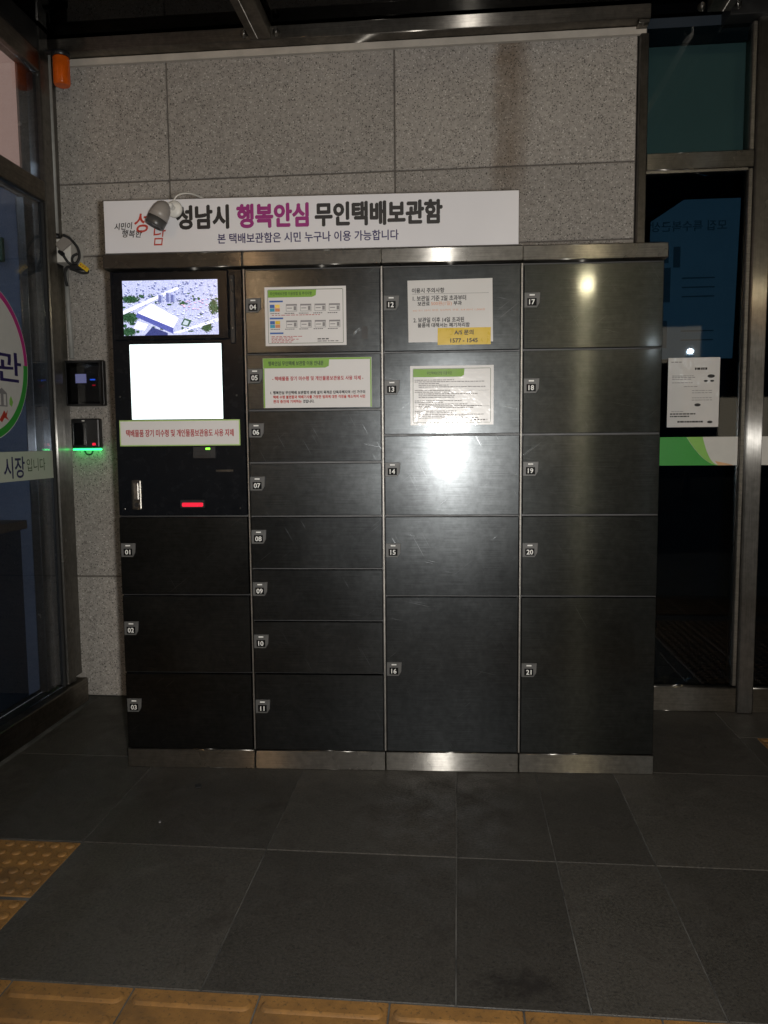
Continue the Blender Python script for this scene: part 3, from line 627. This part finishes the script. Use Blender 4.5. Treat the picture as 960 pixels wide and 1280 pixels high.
# kiosk
b = B(); b.box(0.008, 0.4935, -0.001, 0.0195, 0.977, 1.870, bev=0.002); ks = b.obj('kiosk_panel', 'kiosk_black', lk)
b = B(); b.box(0.020, 0.445, -0.012, -0.0012, 1.622, 1.866, bev=0.003); b.obj('monitor_bezel', 'kiosk_black', ks)
def picture(w_, h_):
    nx, ny = 300, 168
    yy, xx = np.mgrid[0:ny, 0:nx]; u = xx/nx; v = yy/ny                     # v up
    soft = rng.random((ny, nx)); soft = (soft+np.roll(soft, 1, 0)+np.roll(soft, 1, 1)+np.roll(soft, -1, 0))/4
    img = np.ones((ny, nx, 3))*np.array((0.74, 0.76, 0.90))+(soft-0.5)[..., None]*0.35
    def quad(pts, c, jit=0.0):
        P = np.array(pts, float); ins = np.ones_like(u, bool)
        if np.sum(P[:, 0]*np.roll(P[:, 1], -1)-np.roll(P[:, 0], -1)*P[:, 1]) < 0: P = P[::-1]
        for i in range(len(P)):
            a, b_ = P[i], P[(i+1) % len(P)]
            ins &= ((b_[0]-a[0])*(v-a[1])-(b_[1]-a[1])*(u-a[0])) >= 0
        img[ins] = np.array(c)+((soft[ins]-0.5)*jit)[:, None]
    def blob(cx, cy, rx, ry, c=(0.16, 0.30, 0.20)):
        q = ((u-cx)/rx)**2+((v-cy)/ry)**2+(soft-0.5)*1.6 < 1
        img[q] = np.array(c)+((soft[q]-0.5)*0.5)[:, None]
    def house(cx, cy, s_, roof, tall=1.0):
        h = s_*tall*1.3
        quad([(cx-s_, cy), (cx+s_*0.2, cy-s_*0.5), (cx+s_*0.2, cy-s_*0.5+h), (cx-s_, cy+h)], (0.42, 0.45, 0.66), 0.25)
        quad([(cx+s_*0.2, cy-s_*0.5), (cx+s_, cy+s_*0.1), (cx+s_, cy+s_*0.1+h), (cx+s_*0.2, cy-s_*0.5+h)], (0.62, 0.65, 0.82), 0.2)
        quad([(cx-s_, cy+h), (cx+s_*0.2, cy-s_*0.5+h), (cx+s_, cy+s_*0.1+h), (cx-s_*0.2, cy+s_*0.6+h)], roof, 0.12)
    rr = random.Random(5)
    for k in range(40): blob(rr.random(), rr.uniform(0.02, 0.75), rr.uniform(0.012, 0.04), rr.uniform(0.012, 0.035))
    for k in range(150):
        cy = 0.98-0.34*(k/150); house(rr.random(), cy-0.05, rr.uniform(0.008, 0.014), (0.90, 0.92, 1.0), rr.uniform(1.2, 3.2))
    for k in range(130):
        cy = 0.64-0.36*(k/130); x_ = rr.random(); house(x_, cy, rr.uniform(0.010, 0.017), (0.98, 0.80, 0.90) if 0.62 < x_ < 0.9 and cy > 0.42 else (0.95, 0.96, 1.0), rr.uniform(0.5, 1.2))
    for cx, cy, rx, ry in ((0.08, 0.66, 0.10, 0.07), (0.06, 0.33, 0.10, 0.10), (0.95, 0.50, 0.05, 0.14), (0.05, 0.07, 0.08, 0.08), (0.88, 0.14, 0.05, 0.10)): blob(cx, cy, rx, ry)
    quad([(-0.02, 0.44), (-0.02, 0.37), (0.60, 0.84), (0.57, 0.87)], (0.97, 0.97, 1.05), 0.1)
    quad([(0.50, 0.03), (0.58, 0.03), (1.0, 0.24), (1.0, 0.30)], (0.97, 0.97, 1.05), 0.1)
    for cx, t_ in ((0.40, 4.0), (0.48, 5.0), (0.53, 4.2)): house(cx, 0.60, 0.026, (0.80, 0.82, 1.0), t_)
    for k in range(45): house(rr.uniform(0.60, 0.97), 0.42-0.36*(k/45), rr.uniform(0.010, 0.020), (0.95, 0.97, 1.0), rr.uniform(0.4, 1.0))
    quad([(0.13, 0.34), (0.52, 0.02), (0.52, 0.13), (0.15, 0.42)], (0.34, 0.37, 0.66), 0.2)
    quad([(0.15, 0.41), (0.52, 0.13), (0.58, 0.30), (0.30, 0.58)], (1.05, 1.05, 1.1), 0.08)            # big pale roof
    quad([(0.10, 0.13), (0.22, 0.09), (0.26, 0.20), (0.15, 0.26)], (0.98, 0.98, 1.05), 0.1)
    quad([(0.22, 0.0), (0.46, 0.0), (0.46, 0.04), (0.30, 0.15)], (0.24, 0.27, 0.48), 0.15)
    quad([(0.60, 0.18), (0.68, 0.14), (0.72, 0.26), (0.64, 0.30)], (0.22, 0.36, 0.30), 0.2); quad([(0.62, 0.19), (0.67, 0.17), (0.69, 0.24), (0.645, 0.27)], (0.75, 0.8, 0.85), 0.1)
    img = np.clip(img, 0.02, 1.3)**2.3
    V = [(x/nx*w_, 0, y/ny*h_) for y in range(ny+1) for x in range(nx+1)]
    F = [(y*(nx+1)+x, y*(nx+1)+x+1, (y+1)*(nx+1)+x+1, (y+1)*(nx+1)+x) for y in range(ny) for x in range(nx)]
    me = bpy.data.meshes.new('monitor_picture'); me.from_pydata(V, [], F)
    at = me.color_attributes.new('Col', 'FLOAT_COLOR', 'CORNER')
    c = np.ones((nx*ny, 4, 4)); c[:, :, :3] = img.reshape(-1, 1, 3); at.data.foreach_set('color', c.ravel())
    me.materials.append(M['screen_picture']); return me
o = link('monitor_screen', picture(0.351, 0.196), ks); o.location = (0.057, -0.0125, 1.638)
b = B(); b.box(0.4485, 0.468, -0.008, -0.0012, 1.605, 1.850, bev=0.003); b.obj('side_bracket', 'black_plastic', ks)
for z in (1.83, 1.79, 1.66):
    b = B(); b.lathe([(0, 0.004), (0.002, 0.0035), (0.003, 0.001)], (0.458, -0.008, z), (0, -1, 0), n=10); b.obj('screw', 'trim_steel', ks)
b = B(); b.box(0.068, 0.419, -0.006, -0.0012, 1.330, 1.612, bev=0.002); b.obj('touch_bezel', 'kiosk_black', ks)
b = B(); b.box(0.073, 0.414, -0.0068, -0.0061, 1.334, 1.607); b.obj('touch_screen', 'screen_white', ks)
b = B(); b.box(0.296, 0.383, -0.006, -0.0012, 1.188, 1.2335, bev=0.002); b.box(0.305, 0.36, -0.0075, -0.0061, 1.198, 1.214, bev=0.0006); b.obj('card_reader', 'black_plastic', ks)
b = B(); b.box(0.345, 0.362, -0.0075, -0.0061, 1.221, 1.228, bev=0.001); b.obj('indicator', 'led_lime', ks)
b = B(); b.box(0.380, 0.445, -0.003, -0.0012, 1.139, 1.147, bev=0.0005); b.obj('card_slot', 'trim_steel', ks)
b = B(); b.box(0.060, 0.098, -0.009, -0.0012, 0.999, 1.110, bev=0.005, seg=2); hd = b.obj('latch', 'trim_steel', ks)
b = B(); b.box(0.068, 0.090, -0.014, -0.0092, 1.035, 1.102, bev=0.004, seg=2); b.obj('latch_lever', 'carcass_steel', ks)
b = B(); b.cyl((0.079, -0.0092, 1.018), (0.079, -0.0125, 1.018), 0.008, n=14); b.obj('keyhole', 'black_plastic', ks)
b = B(); b.box(0.243, 0.335, -0.005, -0.0012, 1.004, 1.037, bev=0.003); b.obj('scanner_hood', 'black_plastic', ks)
b = B(); b.box(0.250, 0.329, -0.0072, -0.0051, 1.010, 1.025, bev=0.003); b.obj('scanner_light', 'led_red', ks)
for x, z in ((0.028, 1.418), (0.465, 1.419), (0.030, 1.002), (0.467, 1.004)):
    b = B(); b.lathe([(0, 0.0042), (0.002, 0.0036), (0.003, 0.001)], (x, -0.0012, z), (0, -1, 0), n=12); b.obj('screw', 'trim_steel', ks)

# ------------------------------------------------------------------ notices stuck on the lockers
def cabthing(name, label, cat, x, z, y=-0.0035, lean=0.0):     # lean: the door it is stuck on stands slightly ajar
    return thing(name, label, cat, cabpt(x, y+math.sin(lean)*(x-1.0065), z), CAB+lean)
def rounded_head(w_, h_, cut): return [(0, 0), (w_-cut, 0), (w_-cut*0.3, h_*0.25), (w_, h_), (0, h_)]
st = cabthing('notice_strip', 'white strip with red lettering and lime edge below the white screen', 'notice', 0.025, 1.236, -0.0085)
b = B(); b.box(0, 0.451, -0.001, 0, 0, 0.095); b.obj('border', 'lime_edge', st)
b = B(); b.box(0.004, 0.447, -0.0018, -0.0011, 0.004, 0.091); b.obj('sheet', 'paper', st)
text('택배물품 장기 미수령 및 개인물품보관용도 사용 자제', (0.025, 0.427, 0.034, 0.060), -0.0024, 'ink_crimson', st, bold=0.0, fat=0.0006)

n4 = cabthing('paper_notice', 'white instruction sheet with green title and step pictures on door 04', 'notice', 0.577, 1.594)
b = B(); b.box(0, 0.295, -0.001, 0, 0, 0.209); b.obj('sheet', 'paper', n4)
b = B()
for x0, x1, z0, z1 in ((0.012, 0.283, 0.198, 0.2), (0.012, 0.283, 0.008, 0.0095), (0.0105, 0.012, 0.0096, 0.1979), (0.283, 0.2845, 0.0096, 0.1979)): b.box(x0, x1, -0.0015, -0.001, z0, z1)
b.obj('border', 'ink_dark_green', n4)
b = B(); b.prism([(0.0125, 0.172), (0.172, 0.172), (0.186, 0.178), (0.188, 0.1975), (0.0125, 0.1975)], -0.0016, -0.0011, 'xz'); b.obj('title_field', 'ink_green', n4)
text('무인택배보관함 이용방법 및 주의사항', (0.020, 0.172, 0.179, 0.191), -0.0021, 'ink_dark_green', n4, bold=0.015)
b = B()
for z in (0.155, 0.095, 0.042): b.box(0.017, 0.066, -0.0015, -0.001, z, z+0.006)
b.obj('section_mark', 'ink_blue', n4)
for z in (0.122, 0.064):
    for i, c in enumerate(('ink_cyan', 'ink_orange', 'ink_blue', 'label_yellow')):
        b = B(); xx, zz = 0.018+0.019*(i % 2), z+0.013*(i//2); b.box(xx, xx+0.0175, -0.0016, -0.001, zz, zz+0.0118); b.obj('picture', c, n4)
    for i in range(4):
        b = B(); x = 0.077+0.052*i
        b.box(x, x+0.040, -0.0014, -0.001, z, z+0.026, mat='ink_grey'); b.box(x+0.0015, x+0.0385, -0.0018, -0.00145, z+0.0015, z+0.020, mat='paper')
        b.box(x+0.028, x+0.037, -0.0022, -0.00185, z+0.004, z+0.018, mat='ink_grey'); b.box(x+0.004, x+0.022, -0.0022, -0.00185, z+0.010, z+0.013, mat='ink_grey'); b.obj('step_picture', 'ink_grey', n4)
b = B()
for z in (0.114, 0.058): 
    for i in range(5): dashes(b, 0.02+0.052*i, 0.056+0.052*i, z, 0.0025, y=-0.0015, lo=0.003, hi=0.007, gap=0.0015)
dashes(b, 0.19, 0.235, 0.021, 0.004, y=-0.0015); dashes(b, 0.19, 0.27, 0.014, 0.0025, y=-0.0015)
stuff(b.obj('fine_print', 'ink_black', n4))
b = B(); dashes(b, 0.025, 0.20, 0.108, 0.0022, y=-0.0015)
for z in (0.032, 0.027, 0.022, 0.017, 0.012): dashes(b, 0.022, random.uniform(0.09, 0.14), z, 0.0022, y=-0.0015)
stuff(b.obj('red_print', 'ink_crimson', n4))
b = B(); b.box(0.35, 0.372, -0.0008, 0, 0.02, 0.066); tp = b.obj('tape_patch', 'ink_black', n4)

n5 = cabthing('paper_notice', 'wide white notice with lime title tab and red line on door 05', 'notice', 0.565, 1.371)
b = B(); b.box(0, 0.397, -0.001, 0, 0, 0.179); b.obj('sheet', 'paper', n5)
b = B(); b.prism([(0.001, 0.143), (0.228, 0.143), (0.241, 0.149), (0.243, 0.172), (0.396, 0.172), (0.396, 0.1785), (0.001, 0.1785)], -0.0016, -0.0011, 'xz')
b.box(0.0005, 0.0055, -0.0016, -0.0011, 0.0005, 0.1425); b.box(0.391, 0.396, -0.0016, -0.0011, 0.0005, 0.1715); b.obj('title_field', 'ink_green', n5)
text('행복안심 무인택배 보관함 이용 안내문', (0.020, 0.222, 0.152, 0.168), -0.0021, 'ink_dark_green', n5, fat=0.0005)
text('- 택배물품 장기 미수령 및 개인물품보관용도 사용 자제 -', (0.034, 0.366, 0.098, 0.113), -0.0017, 'ink_crimson', n5, fat=0.0005)
text('1. 행복안심 무인택배 보관함의 본래 설치 목적은 단독주택지역 1인 가구의', (0.026, 0.372, 0.049, 0.0605), -0.0017, 'ink_black', n5, fat=0.0005)
text('택배 수령 불편함과 택배기사를 가장한 범죄에 대한 걱정을 해소하여 시민', (0.036, 0.372, 0.033, 0.0445), -0.0017, 'ink_red', n5, fat=0.0005)
text('편의 증진에 기여하는', (0.036, 0.140, 0.017, 0.0285), -0.0017, 'ink_red', n5, fat=0.0005)
text('것입니다.', (0.145, 0.186, 0.017, 0.0285), -0.0017, 'ink_black', n5, fat=0.0005)

n12 = cabthing('paper_notice', 'slightly tilted white sheet with black rules for use on door 12', 'notice', 1.096, 1.598, lean=R(-0.6))
b = B(); b.prism([(0.0, 0.001), (0.301, 0.0), (0.298, 0.221), (-0.003, 0.218)], -0.001, 0, 'xz'); b.obj('sheet', 'laminated', n12)
text('이용시 주의사항', (0.013, 0.128, 0.174, 0.191), -0.0017, 'ink_black', n12, fat=0.0005)
b = B(); b.box(0.013, 0.285, -0.0016, -0.0011, 0.170, 0.1708); b.obj('rule', 'ink_black', n12)
text('1. 보관일 기준 2일 초과부터', (0.016, 0.205, 0.146, 0.164), -0.0017, 'ink_black', n12, fat=0.0005)
text('보관료', (0.033, 0.076, 0.129, 0.144), -0.0017, 'ink_black', n12, fat=0.0005)
text('500원(1일)', (0.081, 0.155, 0.127, 0.144), -0.0017, 'ink_orange', n12, bold=0.008)
text('부과', (0.161, 0.190, 0.129, 0.144), -0.0017, 'ink_black', n12, fat=0.0005)
text('ex) 5/1 23시 보관, 5/3까지 무료, 5/4 00시 1,000원', (0.016, 0.272, 0.108, 0.117), -0.0017, 'ink_orange', n12)
text('2. 보관일 이후 14일 초과된', (0.018, 0.198, 0.070, 0.088), -0.0017, 'ink_black', n12, fat=0.0005)
text('물품에 대해서는 폐기처리함', (0.033, 0.218, 0.053, 0.068), -0.0017, 'ink_black', n12, fat=0.0005)
ny_ = cabthing('service_label', 'yellow service label overlapping the lower corner of the rules sheet', 'label', 1.200, 1.588, -0.0062, R(-0.6))
b = B(); b.box(0, 0.189, -0.0008, 0, 0, 0.060); b.obj('sheet', 'label_yellow', ny_)
text('A/S 문의', (0.060, 0.127, 0.035, 0.052), -0.0014, 'ink_black', ny_, fat=0.0006)
text('1577 - 1545', (0.046, 0.142, 0.008, 0.022), -0.0014, 'ink_black', ny_, fat=0.0007)

n13 = cabthing('paper_notice', 'glossy laminated sheet of fine print with green title on door 13', 'notice', 1.101, 1.303, lean=R(-0.6))
b = B(); b.box(0, 0.299, -0.001, 0, 0, 0.212); b.obj('sheet', 'laminated', n13)
b = B()
for x0, x1, z0, z1 in ((0.011, 0.287, 0.201, 0.2025), (0.011, 0.287, 0.008, 0.0095), (0.0095, 0.011, 0.0096, 0.2009), (0.287, 0.2885, 0.0096, 0.2009)): b.box(x0, x1, -0.0015, -0.001, z0, z1)
b.obj('border', 'ink_dark_green', n13)
b = B(); b.prism([(0.0115, 0.172), (0.183, 0.172), (0.193, 0.178), (0.195, 0.2005), (0.0115, 0.2005)], -0.0016, -0.0011, 'xz'); b.obj('title_field', 'ink_green', n13)
text('무인택배보관함 이용약관', (0.060, 0.150, 0.180, 0.192), -0.0021, 'ink_dark_green', n13, bold=0.008)
b = B()
for k, z in enumerate(np.linspace(0.160, 0.018, 24)):
    if k % 6 == 5: continue
    dashes(b, 0.016 if k % 6 in (0, 1) else 0.030, random.uniform(0.10, 0.27), z, 0.0026, y=-0.0015, lo=0.004, hi=0.014, gap=0.0018)
for z in (0.123, 0.067): b.box(0.016, 0.283, -0.0015, -0.001, z, z+0.0008)
dashes(b, 0.215, 0.277, 0.016, 0.0045, y=-0.0015)
stuff(b.obj('fine_print', 'ink_grey', n13))

# ------------------------------------------------------------------ sign on top of the lockers
sg = cabthing('locker_sign', 'long white sign with black and magenta lettering standing on the lockers', 'sign', 0, 1.929, 0.0)
b = B(); b.box(-0.006, 1.488, 0.0, 0.022, 0.004, 0.193, bev=0.001); b.obj('board', 'joint_dark', sg)
b = B(); b.box(-0.004, 1.486, -0.003, -0.0002, 0.006, 0.190, bev=0.0008); b.obj('sheet', 'sign_white', sg)
text('성남시', (0.263, 0.452, 0.085, 0.165), -0.0036, 'ink_black', sg, bold=0.010, fat=0.0028)
text('행복안심', (0.484, 0.740, 0.085, 0.165), -0.0036, 'ink_magenta', sg, bold=0.010, fat=0.0028)
text('무인택배보관함', (0.766, 1.216, 0.085, 0.165), -0.0036, 'ink_black', sg, bold=0.010, fat=0.0028)
text('본 택배보관함은 시민 누구나 이용 가능합니다', (0.411, 1.062, 0.031, 0.066), -0.0036, 'ink_navy', sg, fat=0.0007)
text('시민이', (0.033, 0.100, 0.088, 0.112), -0.0036, 'ink_black', sg, fat=0.0006, rot=0.05, shear=0.2)
text('행복한', (0.062, 0.134, 0.060, 0.086), -0.0036, 'ink_black', sg, fat=0.0006, rot=-0.03, shear=0.2)
text('성', (0.108, 0.168, 0.078, 0.146), -0.0036, 'ink_red', sg, rot=0.06, shear=0.25, fat=0.0012)
text('남', (0.176, 0.222, 0.030, 0.100), -0.0036, 'ink_red', sg, shear=0.2)

# bullet security camera on the sign
sp = cabthing('security_camera', 'grey bullet security camera on white bracket in front of the sign', 'camera', 0.257, 2.083, -0.0045)
b = B(); b.lathe([(0, 0.030), (0.006, 0.030), (0.012, 0.024), (0.014, 0.012)], (0, 0, 0), (0, -1, 0), n=24); b.obj('wall_plate', 'white_plastic', sp)
b = B(); b.tube([(0, -0.010, 0), (-0.004, -0.03, 0.003), (-0.014, -0.048, 0.004), (-0.022, -0.060, 0.0)], 0.0085, n=12); b.lathe([(0, 0.002), (0.003, 0.011), (0.010, 0.013), (0.017, 0.011), (0.020, 0.002)], (-0.006, -0.035, -0.006), (0, 0, 1), n=14); b.obj('bracket', 'white_plastic', sp)
ax = Vector((-0.43, -0.10, -0.90)).normalized()
o0 = Vector((-0.012, -0.060, 0.010))
b = B(); b.lathe([(0, 0.004), (0.004, 0.014), (0.012, 0.023), (0.026, 0.030), (0.045, 0.034), (0.066, 0.0355)], o0, ax, n=32); body = b.obj('housing', 'camera_grey', sp)
b = B(); b.lathe([(0.0662, 0.0350), (0.092, 0.0340), (0.096, 0.031), (0.0961, 0.027), (0.088, 0.026)], o0, ax, n=32); b.obj('visor', 'visor_grey', sp)
b = B(); b.lathe([(0.0885, 0.0255), (0.090, 0.02), (0.092, 0.008)], o0, ax, n=24); b.obj('lens', 'lens_black', sp)
b = B(); b.tube([(0.0, -0.004, 0.020), (0.004, -0.006, 0.036), (0.02, 0.0, 0.052), (0.055, 0.03, 0.062), (0.10, 0.12, 0.060)], 0.0028, n=8); b.obj('cable', 'white_plastic', sp)

# ------------------------------------------------------------------ corner fittings by the left post
cd_ = thing('conduit_pipe', 'thin grey conduit running down the corner beside the left steel post', 'pipe', (-0.552, 0.700, 2.18))
b = B(); b.cyl((0, 0, 0.02), (0, 0, 0.80), 0.0085, n=14); b.obj('pipe', 'grey_pipe', cd_)
b = B(); b.cyl((0, 0, 0.0), (0, 0, 0.022), 0.014, n=14); b.obj('coupling', 'black_plastic', cd_)
c2 = thing('conduit_pipe', 'grey conduit between the socket box and the card reader', 'pipe', (-0.552, 0.790, 1.65))
b = B(); b.cyl((0, 0, 0.0), (-0.012, 0, 0.42), 0.011, n=14); b.obj('pipe', 'grey_pipe', c2)
sb = thing('socket_box', 'white electrical socket box with black plugs and cord loop on the wall', 'socket', (-0.562, WALL_Y, 2.072))
b = B(); b.box(0.0, 0.080, -0.125, -0.0005, 0.0, 0.105, bev=0.004, seg=2); b.obj('box', 'white_plastic', sb)
t_ = Matrix.Translation((0.055, -0.133, 0.083)) @ Matrix.Rotation(R(-38), 4, 'Y')
b = B(); q = bmesh.new(); bmesh.ops.create_cube(q, size=1)
for v in q.verts: v.co = (v.co.x*0.075, v.co.y*0.012, v.co.z*0.048)
bmesh.ops.bevel(q, geom=q.edges[:], offset=0.003, segments=1, affect='EDGES'); b._add(q, None, t_); b.obj('flap_cover', 'camera_grey', sb)
b = B(); b.tube([(0.030, -0.130, 0.045), (0.052, -0.145, 0.030)], 0.010, n=10, sub=2); b.obj('plug', 'black_plastic', sb)
b = B(); b.tube([(0.056, -0.142, 0.115), (0.085, -0.140, 0.100), (0.117, -0.135, 0.060), (0.122, -0.130, 0.020), (0.105, -0.130, -0.008), (0.088, -0.130, 0.0), (0.09, -0.130, 0.022), (0.112, -0.128, 0.034)], 0.006, n=10); b.obj('cord', 'dark_rubber', sb)
b = B(); b.tube([(0.05, -0.140, 0.028), (0.07, -0.130, -0.005), (0.10, -0.120, -0.02), (0.14, -0.120, -0.03), (0.155, -0.120, -0.045), (0.13, -0.120, -0.05), (0.09, -0.120, -0.035), (0.06, -0.120, -0.02), (0.04, -0.110, -0.05), (0.038, -0.090, -0.10)], 0.006, n=10); b.obj('cord', 'dark_rubber', sb)
b = B(); b.box(0.072, 0.135, -0.132, -0.10, -0.037, -0.012, bev=0.005, seg=2); b.obj('adapter', 'black_plastic', sb)
tg_ = thing('yellow_tag', 'small yellow paper tag tied to the black cord below the socket box', 'tag', (-0.562+0.118, WALL_Y-0.136, 2.052))
b = B(); b.prism([(0, 0.0), (0.040, -0.030), (0.052, -0.016), (0.012, 0.016)], -0.001, 0.0, 'xz'); b.obj('sheet', 'label_yellow', tg_)
b = B()
for k in range(3): b.box(0.010+0.010*k, 0.015+0.010*k, -0.0016, -0.0011, 0.000-0.007*k, 0.006-0.007*k)
stuff(b.obj('print', 'ink_red', tg_))

r1 = thing('card_reader', 'dark card reader with small lit display under a clear cover', 'card reader', (-0.482, WALL_Y, 1.532))
b = B(); b.box(-0.088, 0.088, -0.035, -0.0005, -0.108, 0.108, bev=0.008, seg=2); b.obj('housing', 'black_plastic', r1)
b = B(); b.box(-0.072, 0.072, -0.045, -0.0352, -0.09, 0.078, bev=0.006, seg=2); b.obj('front', 'grey_plastic', r1)
b = B(); b.box(-0.045, 0.008, -0.0465, -0.0452, 0.0, 0.042, bev=0.001); b.obj('display', 'led_violet', r1)
b = B(); b.box(0.026, 0.052, -0.0468, -0.0452, 0.012, 0.018, bev=0.001); b.obj('status_light', 'led_blue', r1)
b = B(); b.box(0.036, 0.052, -0.0468, -0.0452, -0.014, -0.008, bev=0.001); b.obj('status_light', 'led_red', r1)
b = B(); b.box(-0.080, 0.080, -0.062, -0.060, -0.098, 0.092); b.obj('clear_cover', 'clear_cover', r1)
b = B()
for x0, x1, z0, z1 in ((-0.086, 0.086, 0.0925, 0.104), (-0.086, 0.086, -0.106, -0.0985), (-0.086, -0.0805, -0.0984, 0.0924), (0.0805, 0.086, -0.0984, 0.0924)): b.box(x0, x1, -0.064, -0.0352, z0, z1, bev=0.002)
b.obj('cover_frame', 'black_plastic', r1)
r2 = thing('fingerprint_reader', 'black access terminal with glowing green light strip along its bottom', 'access terminal', (-0.494, WALL_Y, 1.290))
b = B(); b.box(-0.070, 0.070, -0.040, -0.0005, -0.066, 0.076, bev=0.008, seg=2); b.obj('housing', 'black_plastic', r2)
b = B(); b.box(-0.058, 0.006, -0.0415, -0.0402, -0.05, 0.055, bev=0.001); b.obj('display', 'lens_black', r2)
b = B(); b.box(0.034, 0.050, -0.0418, -0.0402, -0.052, -0.040, bev=0.002); b.obj('button', 'led_red', r2)
b = B(); b.box(-0.014, 0.0, -0.0422, -0.0402, 0.062, 0.068, bev=0.001); b.obj('sensor', 'white_plastic', r2)
b = B(); b.box(-0.066, 0.066, -0.038, -0.006, -0.075, -0.0665, bev=0.003); b.obj('light_strip', 'led_green', r2)
b = B(); b.tube([(-0.02, -0.012, -0.073), (-0.01, -0.014, -0.092), (0.012, -0.014, -0.094), (0.022, -0.010, -0.076)], 0.004, n=8); b.obj('cable', 'dark_rubber', r2)

bc = thing('warning_beacon', 'orange warning beacon hanging under the canopy corner', 'beacon', (-0.475, 0.66, 2.968))
b = B(); b.lathe([(0, 0.034), (0.004, 0.036), (0.108, 0.036), (0.116, 0.033), (0.118, 0.030)], (0, 0, -0.022), (0, 0, -1), n=28); b.obj('lens', 'beacon_orange', bc)
b = B(); b.lathe([(0, 0.038), (0.006, 0.039), (0.02, 0.039), (0.0215, 0.037)], (0, 0, 0), (0, 0, -1), n=28); b.obj('base', 'black_plastic', bc)
b = B(); b.box(-0.075, 0.020, -0.015, 0.015, 0.0, 0.008, bev=0.001); b.box(-0.082, -0.074, -0.015, 0.015, -0.06, 0.008, bev=0.001); b.obj('bracket', 'lamp_metal', bc)
b = B(); b.tube([(-0.01, 0.02, 0.004), (-0.05, 0.05, -0.01), (-0.07, 0.08, -0.04), (-0.078, 0.12, -0.02)], 0.004, n=8); b.obj('cable', 'dark_rubber', bc)

for x, y, sz, mt, lb in ((0.331, -0.144, 0.022, 'dark_rubber', 'small black scrap of litter on the floor before the lockers'), (0.293, -0.416, 0.007, 'ink_grey', 'tiny grey paper scrap on the floor near the tactile paving')):
    lit = thing('litter_scrap', lb, 'litter', (x, y, 0.0012), 0.4); b = B()
    b.prism([(-sz*0.5, -sz*0.8), (sz*0.45, -sz*0.7), (sz*0.5, sz*0.5), (sz*0.1, sz*0.85), (-sz*0.55, sz*0.6)], 0.0, 0.003, 'xy', bev=0.0008); b.obj('scrap', mt, lit)

# ------------------------------------------------------------------ lit street lamps across the forecourt, mirrored in the steel
def street_lamp(x, y, z, globe, rr_, label):
    t = thing('street_lamp', label, 'street lamp', (x, y, -0.10), group='street lamps across the forecourt'); z += 0.10
    b = B(); b.lathe([(0, 0.14), (0.05, 0.13), (0.10, 0.07), (0.6, 0.055), (z-rr_-0.06, 0.04)], (0, 0, 0), (0, 0, 1), n=20); b.obj('pole', 'lamp_metal', t)
    b = B(); b.lathe([(z-rr_-0.06, 0.07), (z-rr_-0.02, 0.10), (z-rr_+0.005, 0.09)], (0, 0, 0), (0, 0, 1), n=20); b.obj('collar', 'lamp_metal', t)
    b = B(); b.lathe([(-rr_*math.cos(a), rr_*math.sin(a)) for a in np.linspace(0.15, math.pi-0.02, 14)], (0, 0, z), (0, 0, 1), n=24); b.obj('globe', globe, t)
    b = B(); b.lathe([(z+rr_*0.97, rr_*0.3), (z+rr_+0.02, rr_*0.28), (z+rr_+0.05, 0.02)], (0, 0, 0), (0, 0, 1), n=16); b.obj('finial', 'lamp_metal', t)
p = cabpt(3.15, -7.06, 3.15); street_lamp(p.x, p.y, p.z, 'globe_warm', 0.09, 'street lamp with warm yellow globe facing the lockers')
p = cabpt(-1.0, -7.06, 3.05); street_lamp(p.x, p.y, p.z, 'globe_amber', 0.085, 'street lamp with dim amber globe, across from the kiosk')
street_lamp(-4.05, -7.1, 3.1, 'globe_amber', 0.085, 'street lamp with dim amber globe across from the left shopfront')
street_lamp(6.4, -13.6, 3.15, 'globe_white', 0.065, 'street lamp with cool white globe at the far side of the forecourt')

ob = thing('added_office_block', 'unseen office block with lit windows, added to brighten the upper doors', 'building', (2.0, -24.0, -0.10))  # out of view, added so its windows lighten the upper doors
b = B(); b.box(-16, 16, -8, 0, 0, 9.5); b.obj('wall', 'facade', ob)
rw = random.Random(3)
for r_, (z0, z1) in enumerate(((0.5, 2.8), (3.9, 5.3), (6.6, 8.0))):
    for k in range(13):
        x = -15.2+k*2.35; lit = rw.random() < (0.75 if r_ == 0 else 0.45)
        b = B(); b.box(x, x+1.8, 0.01, 0.05, z0, z1, mat='window_frame'); b.box(x+0.06, x+1.74, 0.051, 0.055, z0+0.06, z1-0.06, mat=(('fill_window_warm', 'fill_window_cool')[rw.random() < 0.5] if lit else 'window_dark')); b.obj('window', 'window_dark', ob)
gp = thing('green_panel', 'dark green panel on the wall inside the left shop window', 'panel', (-0.80, 0.598, 2.06))
b = B(); b.box(-0.25, 0.055, -0.02, 0, 0, 0.105, bev=0.003); b.obj('board', 'panel_green', gp)

bpy.data.objects.remove(_fo); bpy.data.curves.remove(_font); bpy.data.scenes.remove(_ts)
for k in ('screen_picture', 'led_red', 'led_lime', 'led_blue', 'led_violet', 'beacon_orange', 'blind_pink_glow'): M[k].cycles.emission_sampling = 'NONE'
